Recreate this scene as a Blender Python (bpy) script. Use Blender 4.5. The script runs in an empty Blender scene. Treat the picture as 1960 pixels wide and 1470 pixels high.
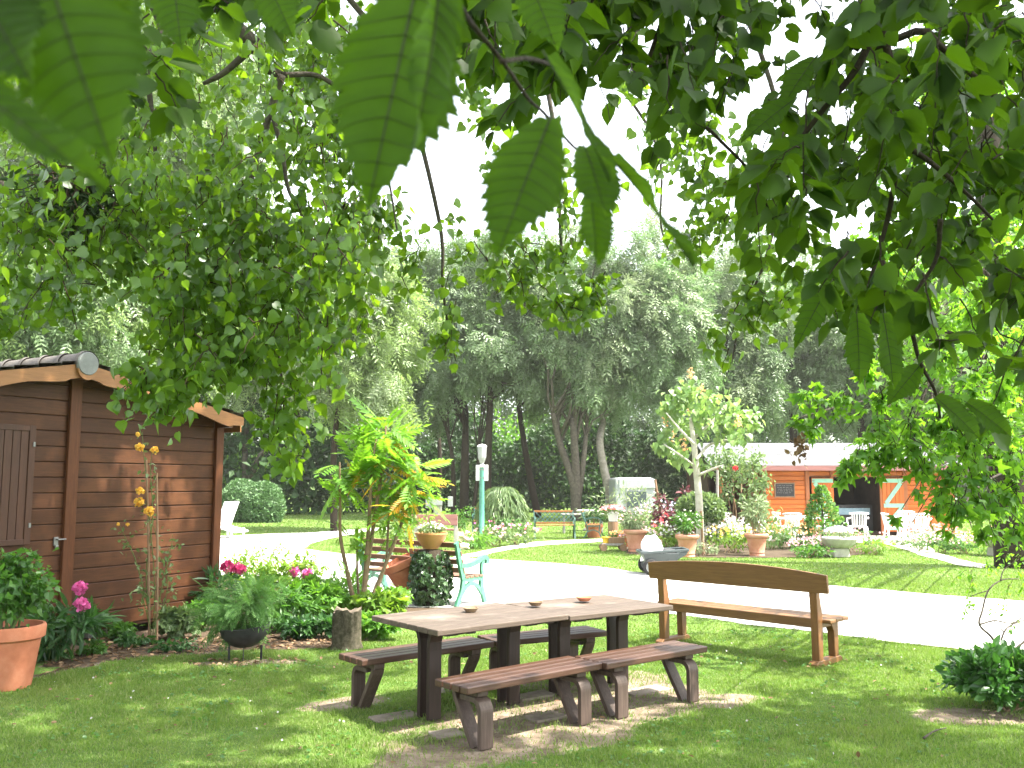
import bpy, math, random
import numpy as np
from mathutils import Vector, Matrix
R = math.radians
S = bpy.context.scene
C = S.collection
rs = np.random.RandomState(7)
random.seed(7)

# ------------------------------------------------------------------ camera, sky, sun, exposure
F, HOR, CAMZ = 1720.0, 924.0, 1.75
TH = math.atan((HOR - 735.0) / F)
cd = bpy.data.cameras.new('camera'); cam = bpy.data.objects.new('camera', cd); C.objects.link(cam)
cd.sensor_width = 36.0; cd.lens = 36.0 * F / 1960.0
cd.clip_start = 0.05; cd.clip_end = 2000
cam.location = (0, 0, CAMZ); cam.rotation_euler = (R(90) + TH, 0, 0)
cd.dof.use_dof = True; cd.dof.focus_distance = 7.0; cd.dof.aperture_fstop = 13.0
S.camera = cam

SUN = Vector((0.97 * math.cos(R(60)), -0.24 * math.cos(R(60)), math.sin(R(60)))).normalized()
W = bpy.data.worlds.new('World'); S.world = W; W.use_nodes = True
nt = W.node_tree; nt.nodes.clear()
sky = nt.nodes.new('ShaderNodeTexSky'); sky.sky_type = 'NISHITA'; sky.sun_disc = False
sky.sun_elevation = math.asin(SUN.z); sky.sun_rotation = math.atan2(SUN.x, SUN.y)
sky.dust_density = 3.0; sky.air_density = 1.0; sky.altitude = 50
hs = nt.nodes.new('ShaderNodeHueSaturation'); hs.inputs['Saturation'].default_value = 0.30; hs.inputs['Value'].default_value = 1.5
bg = nt.nodes.new('ShaderNodeBackground'); bg.inputs[1].default_value = 0.15
wo = nt.nodes.new('ShaderNodeOutputWorld')
nt.links.new(sky.outputs[0], hs.inputs['Color']); nt.links.new(hs.outputs[0], bg.inputs[0]); nt.links.new(bg.outputs[0], wo.inputs[0])
sl = bpy.data.lights.new('sun', 'SUN'); sl.energy = 5.0; sl.angle = R(0.53); sl.color = (1.0, 0.95, 0.86)
so = bpy.data.objects.new('sun', sl); C.objects.link(so)
so.rotation_euler = SUN.to_track_quat('Z', 'Y').to_euler(); so.location = (20, 22, 40)
S.view_settings.view_transform = 'Standard'; S.view_settings.look = 'None'
S.view_settings.exposure = 2.1; S.view_settings.gamma = 1.0
S.render.engine = 'CYCLES'
S.cycles.max_bounces = 8; S.cycles.diffuse_bounces = 4; S.cycles.transmission_bounces = 6; S.cycles.glossy_bounces = 3
S.cycles.use_denoising = True
S.cycles.use_adaptive_sampling = True

# ------------------------------------------------------------------ measuring helpers
def ray(px, py):
    u = (px - 980) / F; v = (735 - py) / F
    return Vector((u, math.cos(TH) - v * math.sin(TH), math.sin(TH) + v * math.cos(TH)))
def G(px, py, z=0.0):
    d = ray(px, py); t = (z - CAMZ) / d.z
    return Vector((d.x * t, d.y * t, z))
def A(px, py, Y):
    d = ray(px, py); t = Y / d.y
    return Vector((d.x * t, Y, CAMZ + d.z * t))

# ------------------------------------------------------------------ mesh builder
def nrm(a):
    return a / (np.linalg.norm(a, axis=-1, keepdims=True) + 1e-9)
class MB:
    def __init__(s): s.V = []; s.F = []; s.n = 0
    def add(s, V, Fs):
        V = np.asarray(V, float).reshape(-1, 3)
        for f in (Fs if isinstance(Fs, list) else [Fs]):
            f = np.asarray(f, int)
            if f.size: s.F.append((f.reshape(-1, f.shape[-1]) + s.n))
        s.V.append(V); s.n += len(V); return s
    def poly(s, pts):
        return s.add(pts, np.arange(len(pts)).reshape(1, -1))
    def box(s, c, d, rot=None, tap=1.0):
        x, y, z = d[0] / 2, d[1] / 2, d[2] / 2
        P = [Vector((sx * x * (tap if sz > 0 else 1), sy * y * (tap if sz > 0 else 1), sz * z)) for sz in (-1, 1) for sy in (-1, 1) for sx in (-1, 1)]
        if rot is not None: P = [rot @ p for p in P]
        P = [p + Vector(c) for p in P]
        return s.add(P, [[0, 2, 3, 1], [4, 5, 7, 6], [0, 1, 5, 4], [2, 6, 7, 3], [0, 4, 6, 2], [1, 3, 7, 5]])
    def beam(s, p, q, w, h, up=(0, 0, 1)):
        p, q = Vector(p), Vector(q); d = q - p; L = d.length; d.normalize()
        u = Vector(up); r = d.cross(u)
        if r.length < 1e-4: r = d.cross(Vector((0, 1, 0)))
        r.normalize(); u = r.cross(d)
        M = Matrix((d, r, u)).transposed()
        return s.box((p + q) / 2, (L, w, h), M)
    def tube(s, pts, rad, n=8, cap=True):
        pts = np.asarray([tuple(p) for p in pts], float); m = len(pts)
        rad = np.full(m, rad) if np.isscalar(rad) else np.asarray(rad, float)
        if len(rad) != m: rad = np.interp(np.linspace(0, 1, m), np.linspace(0, 1, len(rad)), rad)
        T = nrm(np.gradient(pts, axis=0))
        u = np.cross(T[0], [0.31, 0.17, 0.93]); u = u / (np.linalg.norm(u) + 1e-9)
        a = np.linspace(0, 2 * math.pi, n, endpoint=False); V = []
        for i in range(m):
            u = u - T[i] * u.dot(T[i]); u = u / (np.linalg.norm(u) + 1e-9); w = np.cross(T[i], u)
            V.append(pts[i] + rad[i] * (np.cos(a)[:, None] * u + np.sin(a)[:, None] * w))
        V = np.concatenate(V); i = np.arange(m - 1)[:, None] * n; j = np.arange(n)[None]; k = (np.arange(n) + 1) % n
        Q = np.stack([i + j, i + k, i + n + k, i + n + j], -1).reshape(-1, 4)
        fs = [Q]
        if cap: fs += [np.arange(n)[::-1].reshape(1, -1), (np.arange(n) + (m - 1) * n).reshape(1, -1)]
        return s.add(V, fs)
    def lathe(s, prof, n=32, c=(0, 0, 0), sx=1, sy=1, cap=True):
        a = np.linspace(0, 2 * math.pi, n, endpoint=False); m = len(prof)
        V = np.concatenate([np.stack([r * np.cos(a) * sx, r * np.sin(a) * sy, np.full(n, z)], -1) for r, z in prof]) + np.asarray(c, float)
        i = np.arange(m - 1)[:, None] * n; j = np.arange(n)[None]; k = (np.arange(n) + 1) % n
        Q = np.stack([i + j, i + k, i + n + k, i + n + j], -1).reshape(-1, 4); fs = [Q]
        if cap: fs += [np.arange(n)[::-1].reshape(1, -1), (np.arange(n) + (m - 1) * n).reshape(1, -1)]
        return s.add(V, fs)
    def extr(s, pts2, fn, t0, t1):
        """polygon pts2 (a,b) swept from t0 to t1; fn(a,b,t)->xyz"""
        n = len(pts2)
        V = [fn(a, b, t0) for a, b in pts2] + [fn(a, b, t1) for a, b in pts2]
        i = np.arange(n); k = (i + 1) % n
        return s.add(V, [i[::-1].reshape(1, -1), (i + n).reshape(1, -1), np.stack([i, k, k + n, i + n], -1)])
    def strap(s, path, th, fn, t0, t1):
        """bent board: 2-D centre line given a thickness"""
        p = np.asarray(path, float); t = nrm(np.gradient(p, axis=0)); nn = np.stack([-t[:, 1], t[:, 0]], -1) * th / 2
        return s.extr([tuple(x) for x in np.concatenate([p + nn, (p - nn)[::-1]])], fn, t0, t1)
    def build(s, name, mat, parent=None, smooth=False, bevel=0, off=None, kind=None, seg=2, split=None):
        me = bpy.data.meshes.new(name)
        V = np.concatenate(s.V) if s.V else np.zeros((0, 3))
        if off is not None: V = V - np.asarray(off, float)
        me.vertices.add(len(V)); me.vertices.foreach_set('co', V.astype(np.float32).ravel())
        if s.F:
            tot = np.concatenate([np.full(len(f), f.shape[1]) for f in s.F]); idx = np.concatenate([f.ravel() for f in s.F])
            st = np.concatenate([[0], np.cumsum(tot)[:-1]])
            me.loops.add(len(idx)); me.loops.foreach_set('vertex_index', idx.astype(np.int32))
            me.polygons.add(len(tot)); me.polygons.foreach_set('loop_start', st.astype(np.int32)); me.polygons.foreach_set('loop_total', tot.astype(np.int32))
            me.polygons.foreach_set('use_smooth', np.full(len(tot), bool(smooth)))
        me.update(calc_edges=True)
        o = bpy.data.objects.new(name, me); C.objects.link(o)
        if mat: me.materials.append(mat)
        if parent: o.parent = parent
        if kind: o['kind'] = kind
        if bevel:
            b = o.modifiers.new('bevel', 'BEVEL'); b.width = bevel; b.segments = seg; b.limit_method = 'ANGLE'; b.angle_limit = R(40)
            if smooth is False: pass
        return o
def thing(name, label, cat, loc=(0, 0, 0), rz=0.0, group=None):
    o = bpy.data.objects.new(name, None); C.objects.link(o); o.empty_display_size = 0.2
    o.location = loc; o.rotation_euler = (0, 0, rz); o['label'] = label; o['category'] = cat
    if group: o['group'] = group
    return o
def tag(o, label, cat, group=None):
    o['label'] = label; o['category'] = cat
    if group: o['group'] = group
    return o
def build2(m1, m2, name, mat1, mat2, parent, off=None):
    """leaves and the fine twigs that carry them, one part with two materials"""
    n1 = sum(len(f) for f in m1.F); m1.F += [f + m1.n for f in m2.F]; m1.V += m2.V; m1.n += m2.n
    o = m1.build(name, mat1, parent, smooth=True, off=off); o.data.materials.append(mat2); k = len(o.data.polygons)
    mi = np.zeros(k, np.int32); mi[n1:] = 1; o.data.polygons.foreach_set('material_index', mi); return o
def copy_tree(o, parent=None):
    c = o.copy(); C.objects.link(c); c.parent = parent
    for ch in list(o.children): copy_tree(ch, c)
    return c
def place(o, loc, rz, label, group=None):
    o.location = loc; o.rotation_euler = (0, 0, rz); o['label'] = label
    if group: o['group'] = group
    return o

# ------------------------------------------------------------------ materials
def newmat(name):
    m = bpy.data.materials.new(name); m.use_nodes = True; t = m.node_tree
    return m, t, t.nodes, t.links, t.nodes['Principled BSDF']
def rgb(c): return (c[0], c[1], c[2], 1.0)
def ramp(N, L, fac, cols, pos=None):
    r = N.new('ShaderNodeValToRGB'); e = r.color_ramp.elements
    while len(e) < len(cols): e.new(0.5)
    for i, c in enumerate(cols):
        e[i].position = pos[i] if pos else i / (len(cols) - 1); e[i].color = rgb(c)
    L.new(fac, r.inputs[0]); return r.outputs[0]
def noise(N, L, scale, detail=4, vec=None, rough=0.55, dist=0.0):
    n = N.new('ShaderNodeTexNoise'); n.inputs['Scale'].default_value = scale; n.inputs['Detail'].default_value = detail
    n.inputs['Roughness'].default_value = rough; n.inputs['Distortion'].default_value = dist
    if vec is not None: L.new(vec, n.inputs['Vector'])
    return n.outputs['Fac']
def objco(N, L, scale=(1, 1, 1)):
    t = N.new('ShaderNodeTexCoord'); m = N.new('ShaderNodeMapping'); m.inputs['Scale'].default_value = scale
    L.new(t.outputs['Object'], m.inputs['Vector']); return m.outputs[0]
def mixc(N, L, fac, a, b, mode='MIX'):
    m = N.new('ShaderNodeMix'); m.data_type = 'RGBA'; m.blend_type = mode
    for sock, v in ((0, fac), (6, a), (7, b)):
        if hasattr(v, 'links'): L.new(v, m.inputs[sock])
        elif isinstance(v, (int, float)): m.inputs[sock].default_value = v
        else: m.inputs[sock].default_value = rgb(v)
    return m.outputs[2]
def bump(N, L, h, strength, dist=0.01):
    b = N.new('ShaderNodeBump'); b.inputs['Strength'].default_value = strength; b.inputs['Distance'].default_value = dist
    L.new(h, b.inputs['Height']); return b.outputs[0]
def math_(N, L, op, a, b=None):
    m = N.new('ShaderNodeMath'); m.operation = op
    for i, v in enumerate((a, b)):
        if v is None: continue
        if hasattr(v, 'links'): L.new(v, m.inputs[i])
        else: m.inputs[i].default_value = v
    return m.outputs[0]
def island(N): return N.new('ShaderNodeNewGeometry').outputs['Random Per Island']
def leafmat(name, cols, trans, tf=0.42, rough=0.45, spec=0.4, veins=False):
    m, t, N, L, P = newmat(name)
    c = ramp(N, L, island(N), cols)
    if veins:
        n = ramp(N, L, noise(N, L, 55, 5, objco(N, L), .65), [(0, 0, 0), (1, 1, 1)], [.42, .72]); c = mixc(N, L, math_(N, L, 'MULTIPLY', n, 0.5), c, tuple(x * 1.7 for x in cols[-1]))
    L.new(c, P.inputs['Base Color']); P.inputs['Roughness'].default_value = rough
    P.inputs['Specular IOR Level'].default_value = spec
    tr = N.new('ShaderNodeBsdfTranslucent')
    tc = mixc(N, L, 0.65, c, trans); L.new(tc, tr.inputs[0])
    mx = N.new('ShaderNodeMixShader'); mx.inputs[0].default_value = tf
    L.new(P.outputs[0], mx.inputs[1]); L.new(tr.outputs[0], mx.inputs[2])
    L.new(mx.outputs[0], N['Material Output'].inputs[0]); return m
def woodmat(name, cols, axis=0, grain=14.0, rough=0.55, bumps=0.35, spec=0.4, weather=None):
    m, t, N, L, P = newmat(name)
    sc = [grain, grain, grain]; sc[axis] = grain * 0.07
    v = objco(N, L, sc); rnd = island(N)
    add = N.new('ShaderNodeVectorMath'); add.operation = 'ADD'; L.new(v, add.inputs[0])
    cmb = N.new('ShaderNodeCombineXYZ'); k = math_(N, L, 'MULTIPLY', rnd, 37.0)
    for i in range(3): L.new(k, cmb.inputs[i])
    L.new(cmb.outputs[0], add.inputs[1])
    g = noise(N, L, 1.6, 6, add.outputs[0], 0.62, 0.7); fine = noise(N, L, 9.0, 3, add.outputs[0], 0.6)
    c = ramp(N, L, g, cols, [0.25, 0.5, 0.78] if len(cols) == 3 else None)
    dk = mixc(N, L, math_(N, L, 'MULTIPLY', rnd, 0.45), c, tuple(x * 0.45 for x in cols[1]))
    c2 = mixc(N, L, math_(N, L, 'MULTIPLY', fine, 0.35), dk, tuple(x * 0.4 for x in cols[0]))
    if weather:
        wn = noise(N, L, 2.3, 5, objco(N, L), 0.6); w = ramp(N, L, wn, [(0, 0, 0), (1, 1, 1)], [0.48, 0.68])
        c2 = mixc(N, L, math_(N, L, 'MULTIPLY', w, 0.55), c2, weather)
    L.new(c2, P.inputs['Base Color']); P.inputs['Specular IOR Level'].default_value = spec
    rr = N.new('ShaderNodeMapRange'); rr.inputs[3].default_value = rough - 0.12; rr.inputs[4].default_value = rough + 0.18
    L.new(fine, rr.inputs[0]); L.new(rr.outputs[0], P.inputs['Roughness'])
    L.new(bump(N, L, g, bumps, 0.004), P.inputs['Normal']); return m
def roughmat(name, cols, scale=8.0, rough=0.8, bumps=0.3, spec=0.3, dist=0.01, metal=0.0, detail=6):
    m, t, N, L, P = newmat(name)
    v = objco(N, L); n = noise(N, L, scale, detail, v, 0.62); n2 = noise(N, L, scale * 6, 4, v, 0.6)
    c = ramp(N, L, n, cols, [0.3, 0.7] if len(cols) == 2 else [0.28, 0.5, 0.74])
    c = mixc(N, L, math_(N, L, 'MULTIPLY', n2, 0.3), c, tuple(x * 0.55 for x in cols[0]))
    L.new(c, P.inputs['Base Color']); P.inputs['Roughness'].default_value = rough; P.inputs['Metallic'].default_value = metal
    P.inputs['Specular IOR Level'].default_value = spec
    L.new(bump(N, L, n2, bumps, dist), P.inputs['Normal']); return m

M = {}
M['bark'] = roughmat('bark', [(.045, .038, .028), (.088, .075, .058), (.15, .13, .105)], 9, .9, .9, .2, .02)
M['bark_dark'] = roughmat('bark_dark', [(.022, .017, .011), (.045, .034, .022)], 10, .9, .8, .2, .015)
M['twig'] = roughmat('twig', [(.035, .024, .014), (.075, .05, .03)], 30, .8, .3, .2, .003)
M['grey_bark'] = roughmat('grey_bark', [(.17, .15, .12), (.28, .25, .205), (.38, .35, .30)], 7, .85, .7, .2, .015)
M['stem_green'] = roughmat('stem_green', [(.06, .10, .02), (.12, .16, .045)], 20, .6, .2, .3, .003)
M['stem_brown'] = roughmat('stem_brown', [(.16, .105, .06), (.28, .20, .12)], 14, .7, .4, .3, .004)
M['poplar'] = leafmat('poplar_leaf', [(.018, .048, .006), (.042, .094, .012), (.075, .150, .022)], (.36, .64, .015), .44, .36, .6)
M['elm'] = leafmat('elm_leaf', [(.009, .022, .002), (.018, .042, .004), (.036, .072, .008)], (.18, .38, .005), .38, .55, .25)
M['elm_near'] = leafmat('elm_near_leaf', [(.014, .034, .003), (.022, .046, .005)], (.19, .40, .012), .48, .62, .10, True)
M['maple'] = leafmat('maple_leaf', [(.030, .10, .008), (.055, .15, .014), (.10, .20, .025)], (.36, .72, .03), .50, .5, .3)
M['ash'] = leafmat('ash_leaf', [(.10, .16, .065), (.145, .21, .09), (.20, .27, .14)], (.20, .42, .10), .30, .38, .6)
M['ash_dark'] = leafmat('ash_dark_leaf', [(.085, .135, .055), (.12, .175, .08), (.165, .225, .115)], (.22, .38, .10), .28, .4, .5)
M['willow'] = leafmat('willow_leaf', [(.10, .16, .05), (.15, .22, .07), (.21, .28, .11)], (.42, .60, .14), .38, .4, .5)
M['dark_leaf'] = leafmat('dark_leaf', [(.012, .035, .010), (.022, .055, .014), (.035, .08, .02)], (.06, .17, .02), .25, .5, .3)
M['box_leaf'] = leafmat('box_leaf', [(.075, .15, .055), (.10, .19, .075), (.14, .23, .095)], (.10, .25, .04), .25, .45, .4)
M['bright_leaf'] = leafmat('bright_leaf', [(.05, .14, .015), (.08, .20, .022), (.13, .26, .035)], (.30, .62, .04), .42, .45, .4)
M['mid_leaf'] = leafmat('mid_leaf', [(.03, .095, .014), (.05, .13, .02), (.08, .18, .028)], (.18, .45, .03), .38, .42, .45)
M['deep_leaf'] = leafmat('deep_leaf', [(.02, .065, .018), (.032, .09, .022), (.05, .12, .03)], (.10, .30, .03), .33, .4, .45)
M['feather'] = leafmat('feathery_leaf', [(.05, .13, .035), (.075, .17, .04), (.11, .21, .06)], (.22, .48, .06), .4, .5, .3)
M['lime'] = leafmat('lime_leaf', [(.075, .165, .018), (.115, .22, .026), (.17, .25, .035)], (.36, .58, .04), .45, .45, .4)
M['yellowing'] = leafmat('yellowing_leaf', [(.10, .14, .02), (.17, .19, .025), (.24, .15, .03)], (.50, .48, .04), .42, .5, .3)
M['sumac'] = leafmat('sumac_leaf', [(.06, .16, .012), (.10, .23, .018), (.16, .28, .025)], (.36, .72, .03), .45, .42, .4)
M['sumac_gold'] = leafmat('sumac_gold_leaf', [(.22, .26, .02), (.40, .28, .02), (.50, .19, .03)], (.85, .60, .04), .45, .45, .3)
M['catalpa'] = leafmat('catalpa_leaf', [(.09, .18, .045), (.14, .235, .065), (.22, .30, .11)], (.40, .62, .12), .38, .4, .5)
M['silver_leaf'] = leafmat('silver_leaf', [(.12, .17, .08), (.19, .25, .12), (.28, .34, .19)], (.35, .45, .2), .3, .5, .4)
M['rose_leaf'] = leafmat('rose_leaf', [(.06, .11, .04), (.10, .16, .06), (.15, .21, .08)], (.28, .42, .1), .35, .45, .4)
M['purple_leaf'] = leafmat('purple_leaf', [(.07, .025, .03), (.11, .04, .045), (.16, .07, .07)], (.25, .06, .07), .3, .5, .3)
M['ivy'] = leafmat('ivy_leaf', [(.018, .05, .014), (.03, .075, .02), (.05, .10, .03)], (.06, .18, .03), .18, .28, .7)
M['laurel'] = leafmat('laurel_leaf', [(.02, .075, .012), (.035, .105, .018), (.055, .145, .028)], (.12, .36, .03), .3, .33, .5)
M['mistletoe'] = leafmat('mistletoe_leaf', [(.015, .035, .010), (.03, .055, .015)], (.08, .15, .02), .25, .5, .3)
M['dead_leaf'] = leafmat('dead_leaf', [(.10, .055, .03), (.18, .11, .06), (.32, .22, .13)], (.25, .15, .06), .2, .7, .2)
def petal(name, a, b): return leafmat(name, [a, b], tuple(min(1, x * 1.2) for x in b), .3, .55, .2)
M['pink'] = petal('pink_petal', (.55, .07, .26), (.74, .19, .44)); M['magenta'] = petal('magenta_petal', (.52, .03, .14), (.65, .10, .26))
M['yellow'] = petal('yellow_petal', (.75, .42, .04), (.85, .58, .12)); M['white_fl'] = petal('white_petal', (.46, .44, .40), (.58, .56, .52))
M['palepink'] = petal('pale_pink_petal', (.46, .23, .26), (.58, .38, .40)); M['red_fl'] = petal('red_petal', (.62, .03, .05), (.75, .08, .09))
M['mauve'] = petal('mauve_petal', (.42, .36, .60), (.60, .55, .74)); M['orange_fl'] = petal('orange_petal', (.75, .32, .10), (.85, .55, .28))
M['salmon'] = petal('salmon_petal', (.72, .18, .20), (.80, .36, .36))
M['shed_wood'] = woodmat('shed_wood', [(.044, .016, .006), (.074, .028, .011), (.120, .047, .019)], 0, 42, .5, .25, .2, (.125, .050, .020))
M['shed_post'] = woodmat('shed_post', [(.070, .024, .009), (.105, .037, .014), (.15, .056, .021)], 2, 36, .5, .25, .2)
M['shed_panel'] = woodmat('shed_panel', [(.045, .017, .008), (.068, .026, .012), (.095, .038, .018)], 2, 36, .55, .3, .35)
M['barge'] = woodmat('barge_wood', [(.19, .078, .020), (.28, .122, .034), (.36, .175, .06)], 0, 24, .5, .2, .4)
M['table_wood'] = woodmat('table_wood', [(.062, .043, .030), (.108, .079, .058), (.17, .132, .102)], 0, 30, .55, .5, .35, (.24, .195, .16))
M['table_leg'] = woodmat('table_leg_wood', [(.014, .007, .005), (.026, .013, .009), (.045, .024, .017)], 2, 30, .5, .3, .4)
M['seat_wood'] = woodmat('seat_wood', [(.044, .019, .010), (.075, .034, .019), (.12, .064, .041)], 0, 30, .42, .45, .5)
M['bench_leg'] = woodmat('bench_leg_wood', [(.050, .032, .023), (.085, .058, .044), (.14, .102, .080)], 2, 30, .55, .45, .35)
M['honey'] = woodmat('honey_wood', [(.11, .048, .014), (.18, .083, .024), (.25, .123, .040)], 0, 30, .45, .3, .45)
M['honey_v'] = woodmat('honey_wood_upright', [(.125, .050, .013), (.20, .085, .023), (.27, .125, .04)], 2, 30, .45, .3, .45)
M['slat'] = woodmat('slat_wood', [(.13, .065, .04), (.21, .11, .07), (.30, .18, .12)], 0, 12, .5, .3, .4)
M['orange_wall'] = woodmat('orange_wall', [(.40, .088, .010), (.52, .130, .016), (.60, .19, .034)], 0, 5, .5, .2, .35)
M['orange_door'] = woodmat('orange_door', [(.42, .088, .012), (.52, .125, .018), (.60, .175, .034)], 2, 6, .5, .2, .35)
M['brown_post'] = woodmat('brown_post', [(.24, .075, .022), (.34, .11, .034), (.42, .15, .05)], 2, 6, .5, .2, .35)
M['mauve_wood'] = woodmat('mauve_wood', [(.20, .085, .075), (.29, .13, .115), (.36, .18, .16)], 0, 9, .6, .25, .3)
M['grey_wood'] = woodmat('grey_wood', [(.28, .26, .23), (.38, .36, .32), (.48, .46, .42)], 2, 9, .7, .3, .25)
M['stake'] = woodmat('stake_wood', [(.20, .12, .07), (.30, .19, .11), (.38, .26, .16)], 2, 12, .7, .3, .25)
M['terracotta'] = roughmat('terracotta', [(.36, .12, .060), (.47, .17, .090), (.54, .24, .14)], 5, .75, .15, .25, .004)
M['terracotta_pale'] = roughmat('terracotta_pale', [(.42, .18, .10), (.52, .25, .16), (.60, .36, .26)], 4, .8, .15, .25, .004)
M['ochre_pot'] = roughmat('ochre_pot', [(.40, .19, .065), (.50, .26, .10)], 5, .55, .1, .4, .003)
M['soil'] = roughmat('soil', [(.035, .024, .016), (.08, .055, .036)], 25, .95, .8, .1, .02)
M['black_metal'] = roughmat('black_metal', [(.012, .012, .013), (.028, .028, .03)], 18, .55, .25, .4, .003)
M['green_metal'] = roughmat('green_metal', [(.055, .20, .12), (.085, .26, .165)], 14, .38, .1, .5, .002)
M['dark_green_metal'] = roughmat('dark_green_metal', [(.015, .06, .045), (.03, .09, .07)], 20, .45, .15, .5, .002)
M['lamp_green'] = roughmat('lamp_green', [(.05, .20, .145), (.085, .26, .195)], 10, .4, .08, .5, .002)
M['mint'] = roughmat('mint_paint', [(.19, .40, .28), (.26, .47, .35)], 10, .55, .1, .4, .002)
M['white_paint'] = roughmat('white_paint', [(.72, .72, .71), (.80, .80, .79)], 6, .5, .06, .4, .002)
M['white_plastic'] = roughmat('white_plastic', [(.76, .76, .75), (.82, .82, .81)], 6, .35, .04, .5, .001)
M['lantern'] = roughmat('lantern_panel', [(.24, .25, .245), (.36, .37, .365)], 12, .25, .05, .6, .002)
M['stone'] = roughmat('stone', [(.34, .32, .27), (.46, .44, .38), (.56, .54, .48)], 9, .9, .5, .2, .01)
M['rock'] = roughmat('rock', [(.38, .29, .20), (.52, .43, .32), (.60, .53, .43)], 4, .9, .8, .2, .03)
M['paver'] = roughmat('paver', [(.15, .125, .095), (.24, .20, .16), (.32, .28, .23)], 8, .9, .5, .2, .006)
M['cart_plastic'] = roughmat('cart_plastic', [(.040, .054, .055), (.058, .074, .074)], 7, .42, .08, .45, .002)
M['cart_dark'] = roughmat('cart_dark', [(.03, .03, .032), (.05, .05, .052)], 10, .6, .1, .4, .002)
M['bag'] = roughmat('white_bag', [(.72, .72, .72), (.82, .82, .81)], 5, .6, .5, .3, .02)
M['roof_white'] = roughmat('roof_sheet', [(.075, .075, .079), (.105, .105, .11), (.13, .13, .135)], 2, .55, .25, .4, .01)
M['roof_tile'] = roughmat('roof_tile', [(.07, .062, .055), (.13, .115, .10), (.19, .17, .15)], 7, .85, .5, .25, .01)
M['mortar'] = roughmat('mortar', [(.15, .16, .155), (.22, .23, .225)], 12, .9, .4, .2, .004)
M['iron'] = roughmat('iron', [(.16, .16, .16), (.28, .28, .27)], 20, .4, .15, .5, .002, .7)
M['blackboard'] = roughmat('blackboard', [(.022, .021, .022), (.045, .042, .045)], 14, .7, .1, .3, .002)
M['chalk'] = roughmat('chalk', [(.14, .14, .135), (.24, .24, .23)], 60, .95, .1, .1, .001)
M['dark_inside'] = roughmat('dark_interior', [(.035, .022, .014), (.07, .045, .03)], 3, .85, .1, .2, .01)
M['caravan_white'] = roughmat('caravan_white', [(.30, .31, .32), (.38, .39, .40)], 3, .4, .04, .5, .002)
M['window_dark'] = roughmat('window_dark', [(.05, .065, .07), (.09, .11, .115)], 3, .12, .02, .6, .002)
M['rubber'] = roughmat('rubber', [(.02, .02, .02), (.04, .04, .04)], 20, .8, .2, .2, .002)
M['yellow_pot'] = roughmat('yellow_pot', [(.70, .42, .03), (.80, .52, .06)], 8, .5, .05, .4, .002)
M['dead_wood'] = roughmat('stump_bark', [(.045, .045, .022), (.12, .105, .07), (.24, .205, .15)], 22, .95, 1.0, .15, .03)
M['cut_wood'] = roughmat('cut_wood', [(.15, .12, .085), (.26, .21, .15)], 22, .9, .4, .2, .006)
M['tag_blue'] = roughmat('tag_blue', [(.25, .42, .52), (.42, .58, .66)], 9, .5, .05, .4, .001)
M['pale_bark'] = roughmat('pale_bark', [(.36, .33, .27), (.48, .45, .38), (.56, .53, .46)], 9, .8, .5, .2, .01)
M['leaf_vein'] = roughmat('leaf_vein', [(.022, .035, .006), (.035, .055, .01)], 40, .6, .1, .2, .001)
# ------------------------------------------------------------------ leaf shapes: x = length 0..1, y = half width, z = fold
def fan(right, mid, zf=0.10):
    """outline given for the right half from base to tip; two triangle strips about the midrib"""
    k = len(right); V = []
    for x, y, in right: V.append((x, y, zf * y * 2 - 0.10 * x * x))
    for x, y, in right: V.append((x, -y, zf * y * 2 - 0.10 * x * x))
    for x in mid: V.append((x, 0, -0.10 * x * x))
    Fs = []
    m = len(mid); mi = 2 * k
    for side in (0, 1):
        o = side * k; a = 0
        # walk both chains by x
        i, j = 0, 0
        while i < k - 1 or j < m - 1:
            if j == m - 1 or (i < k - 1 and right[i + 1][0] <= mid[j + 1]):
                f = (mi + j, o + i, o + i + 1); i += 1
            else:
                f = (mi + j, o + i, mi + j + 1); j += 1
            Fs.append(f if side == 1 else f[::-1])
    return np.array(V, float), np.array(Fs)
TP = {}
TP['poplar'] = fan([(0, .02), (-.05, .20), (.08, .38), (.25, .45), (.48, .34), (.75, .14), (1, .0)], [0, .45, 1])
TP['elm'] = fan([(0, .02), (.03, .16), (.16, .28), (.20, .26), (.36, .36), (.40, .33), (.56, .33), (.60, .29), (.74, .21), (.78, .17), (.90, .06), (1, 0)], [0, .3, .65, 1], .16)
TP['oval'] = fan([(0, .02), (.2, .2), (.5, .27), (.8, .16), (1, 0)], [0, .5, 1], .14)
TP['lance'] = fan([(0, .01), (.3, .12), (.65, .10), (1, 0)], [0, .5, 1], .2)
TP['dia'] = (np.array([(0, 0, 0), (.45, .22, .05), (1, 0, -.08), (.45, -.22, .05)], float), np.array([(0, 3, 2, 1)]))
TP['spray'] = (np.array([(0, 0, 0), (.35, .10, .03), (1, 0, -.12), (.35, -.10, .03), (.1, 0, 0), (.55, .30, .06), (.62, .14, .0), (.1, 0, 0), (.62, -.14, .0), (.55, -.30, .06)], float), None)
TP['tri'] = (np.array([(0, .18, 0), (1, 0, -.05), (0, -.18, 0)], float), np.array([(0, 2, 1)]))
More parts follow.
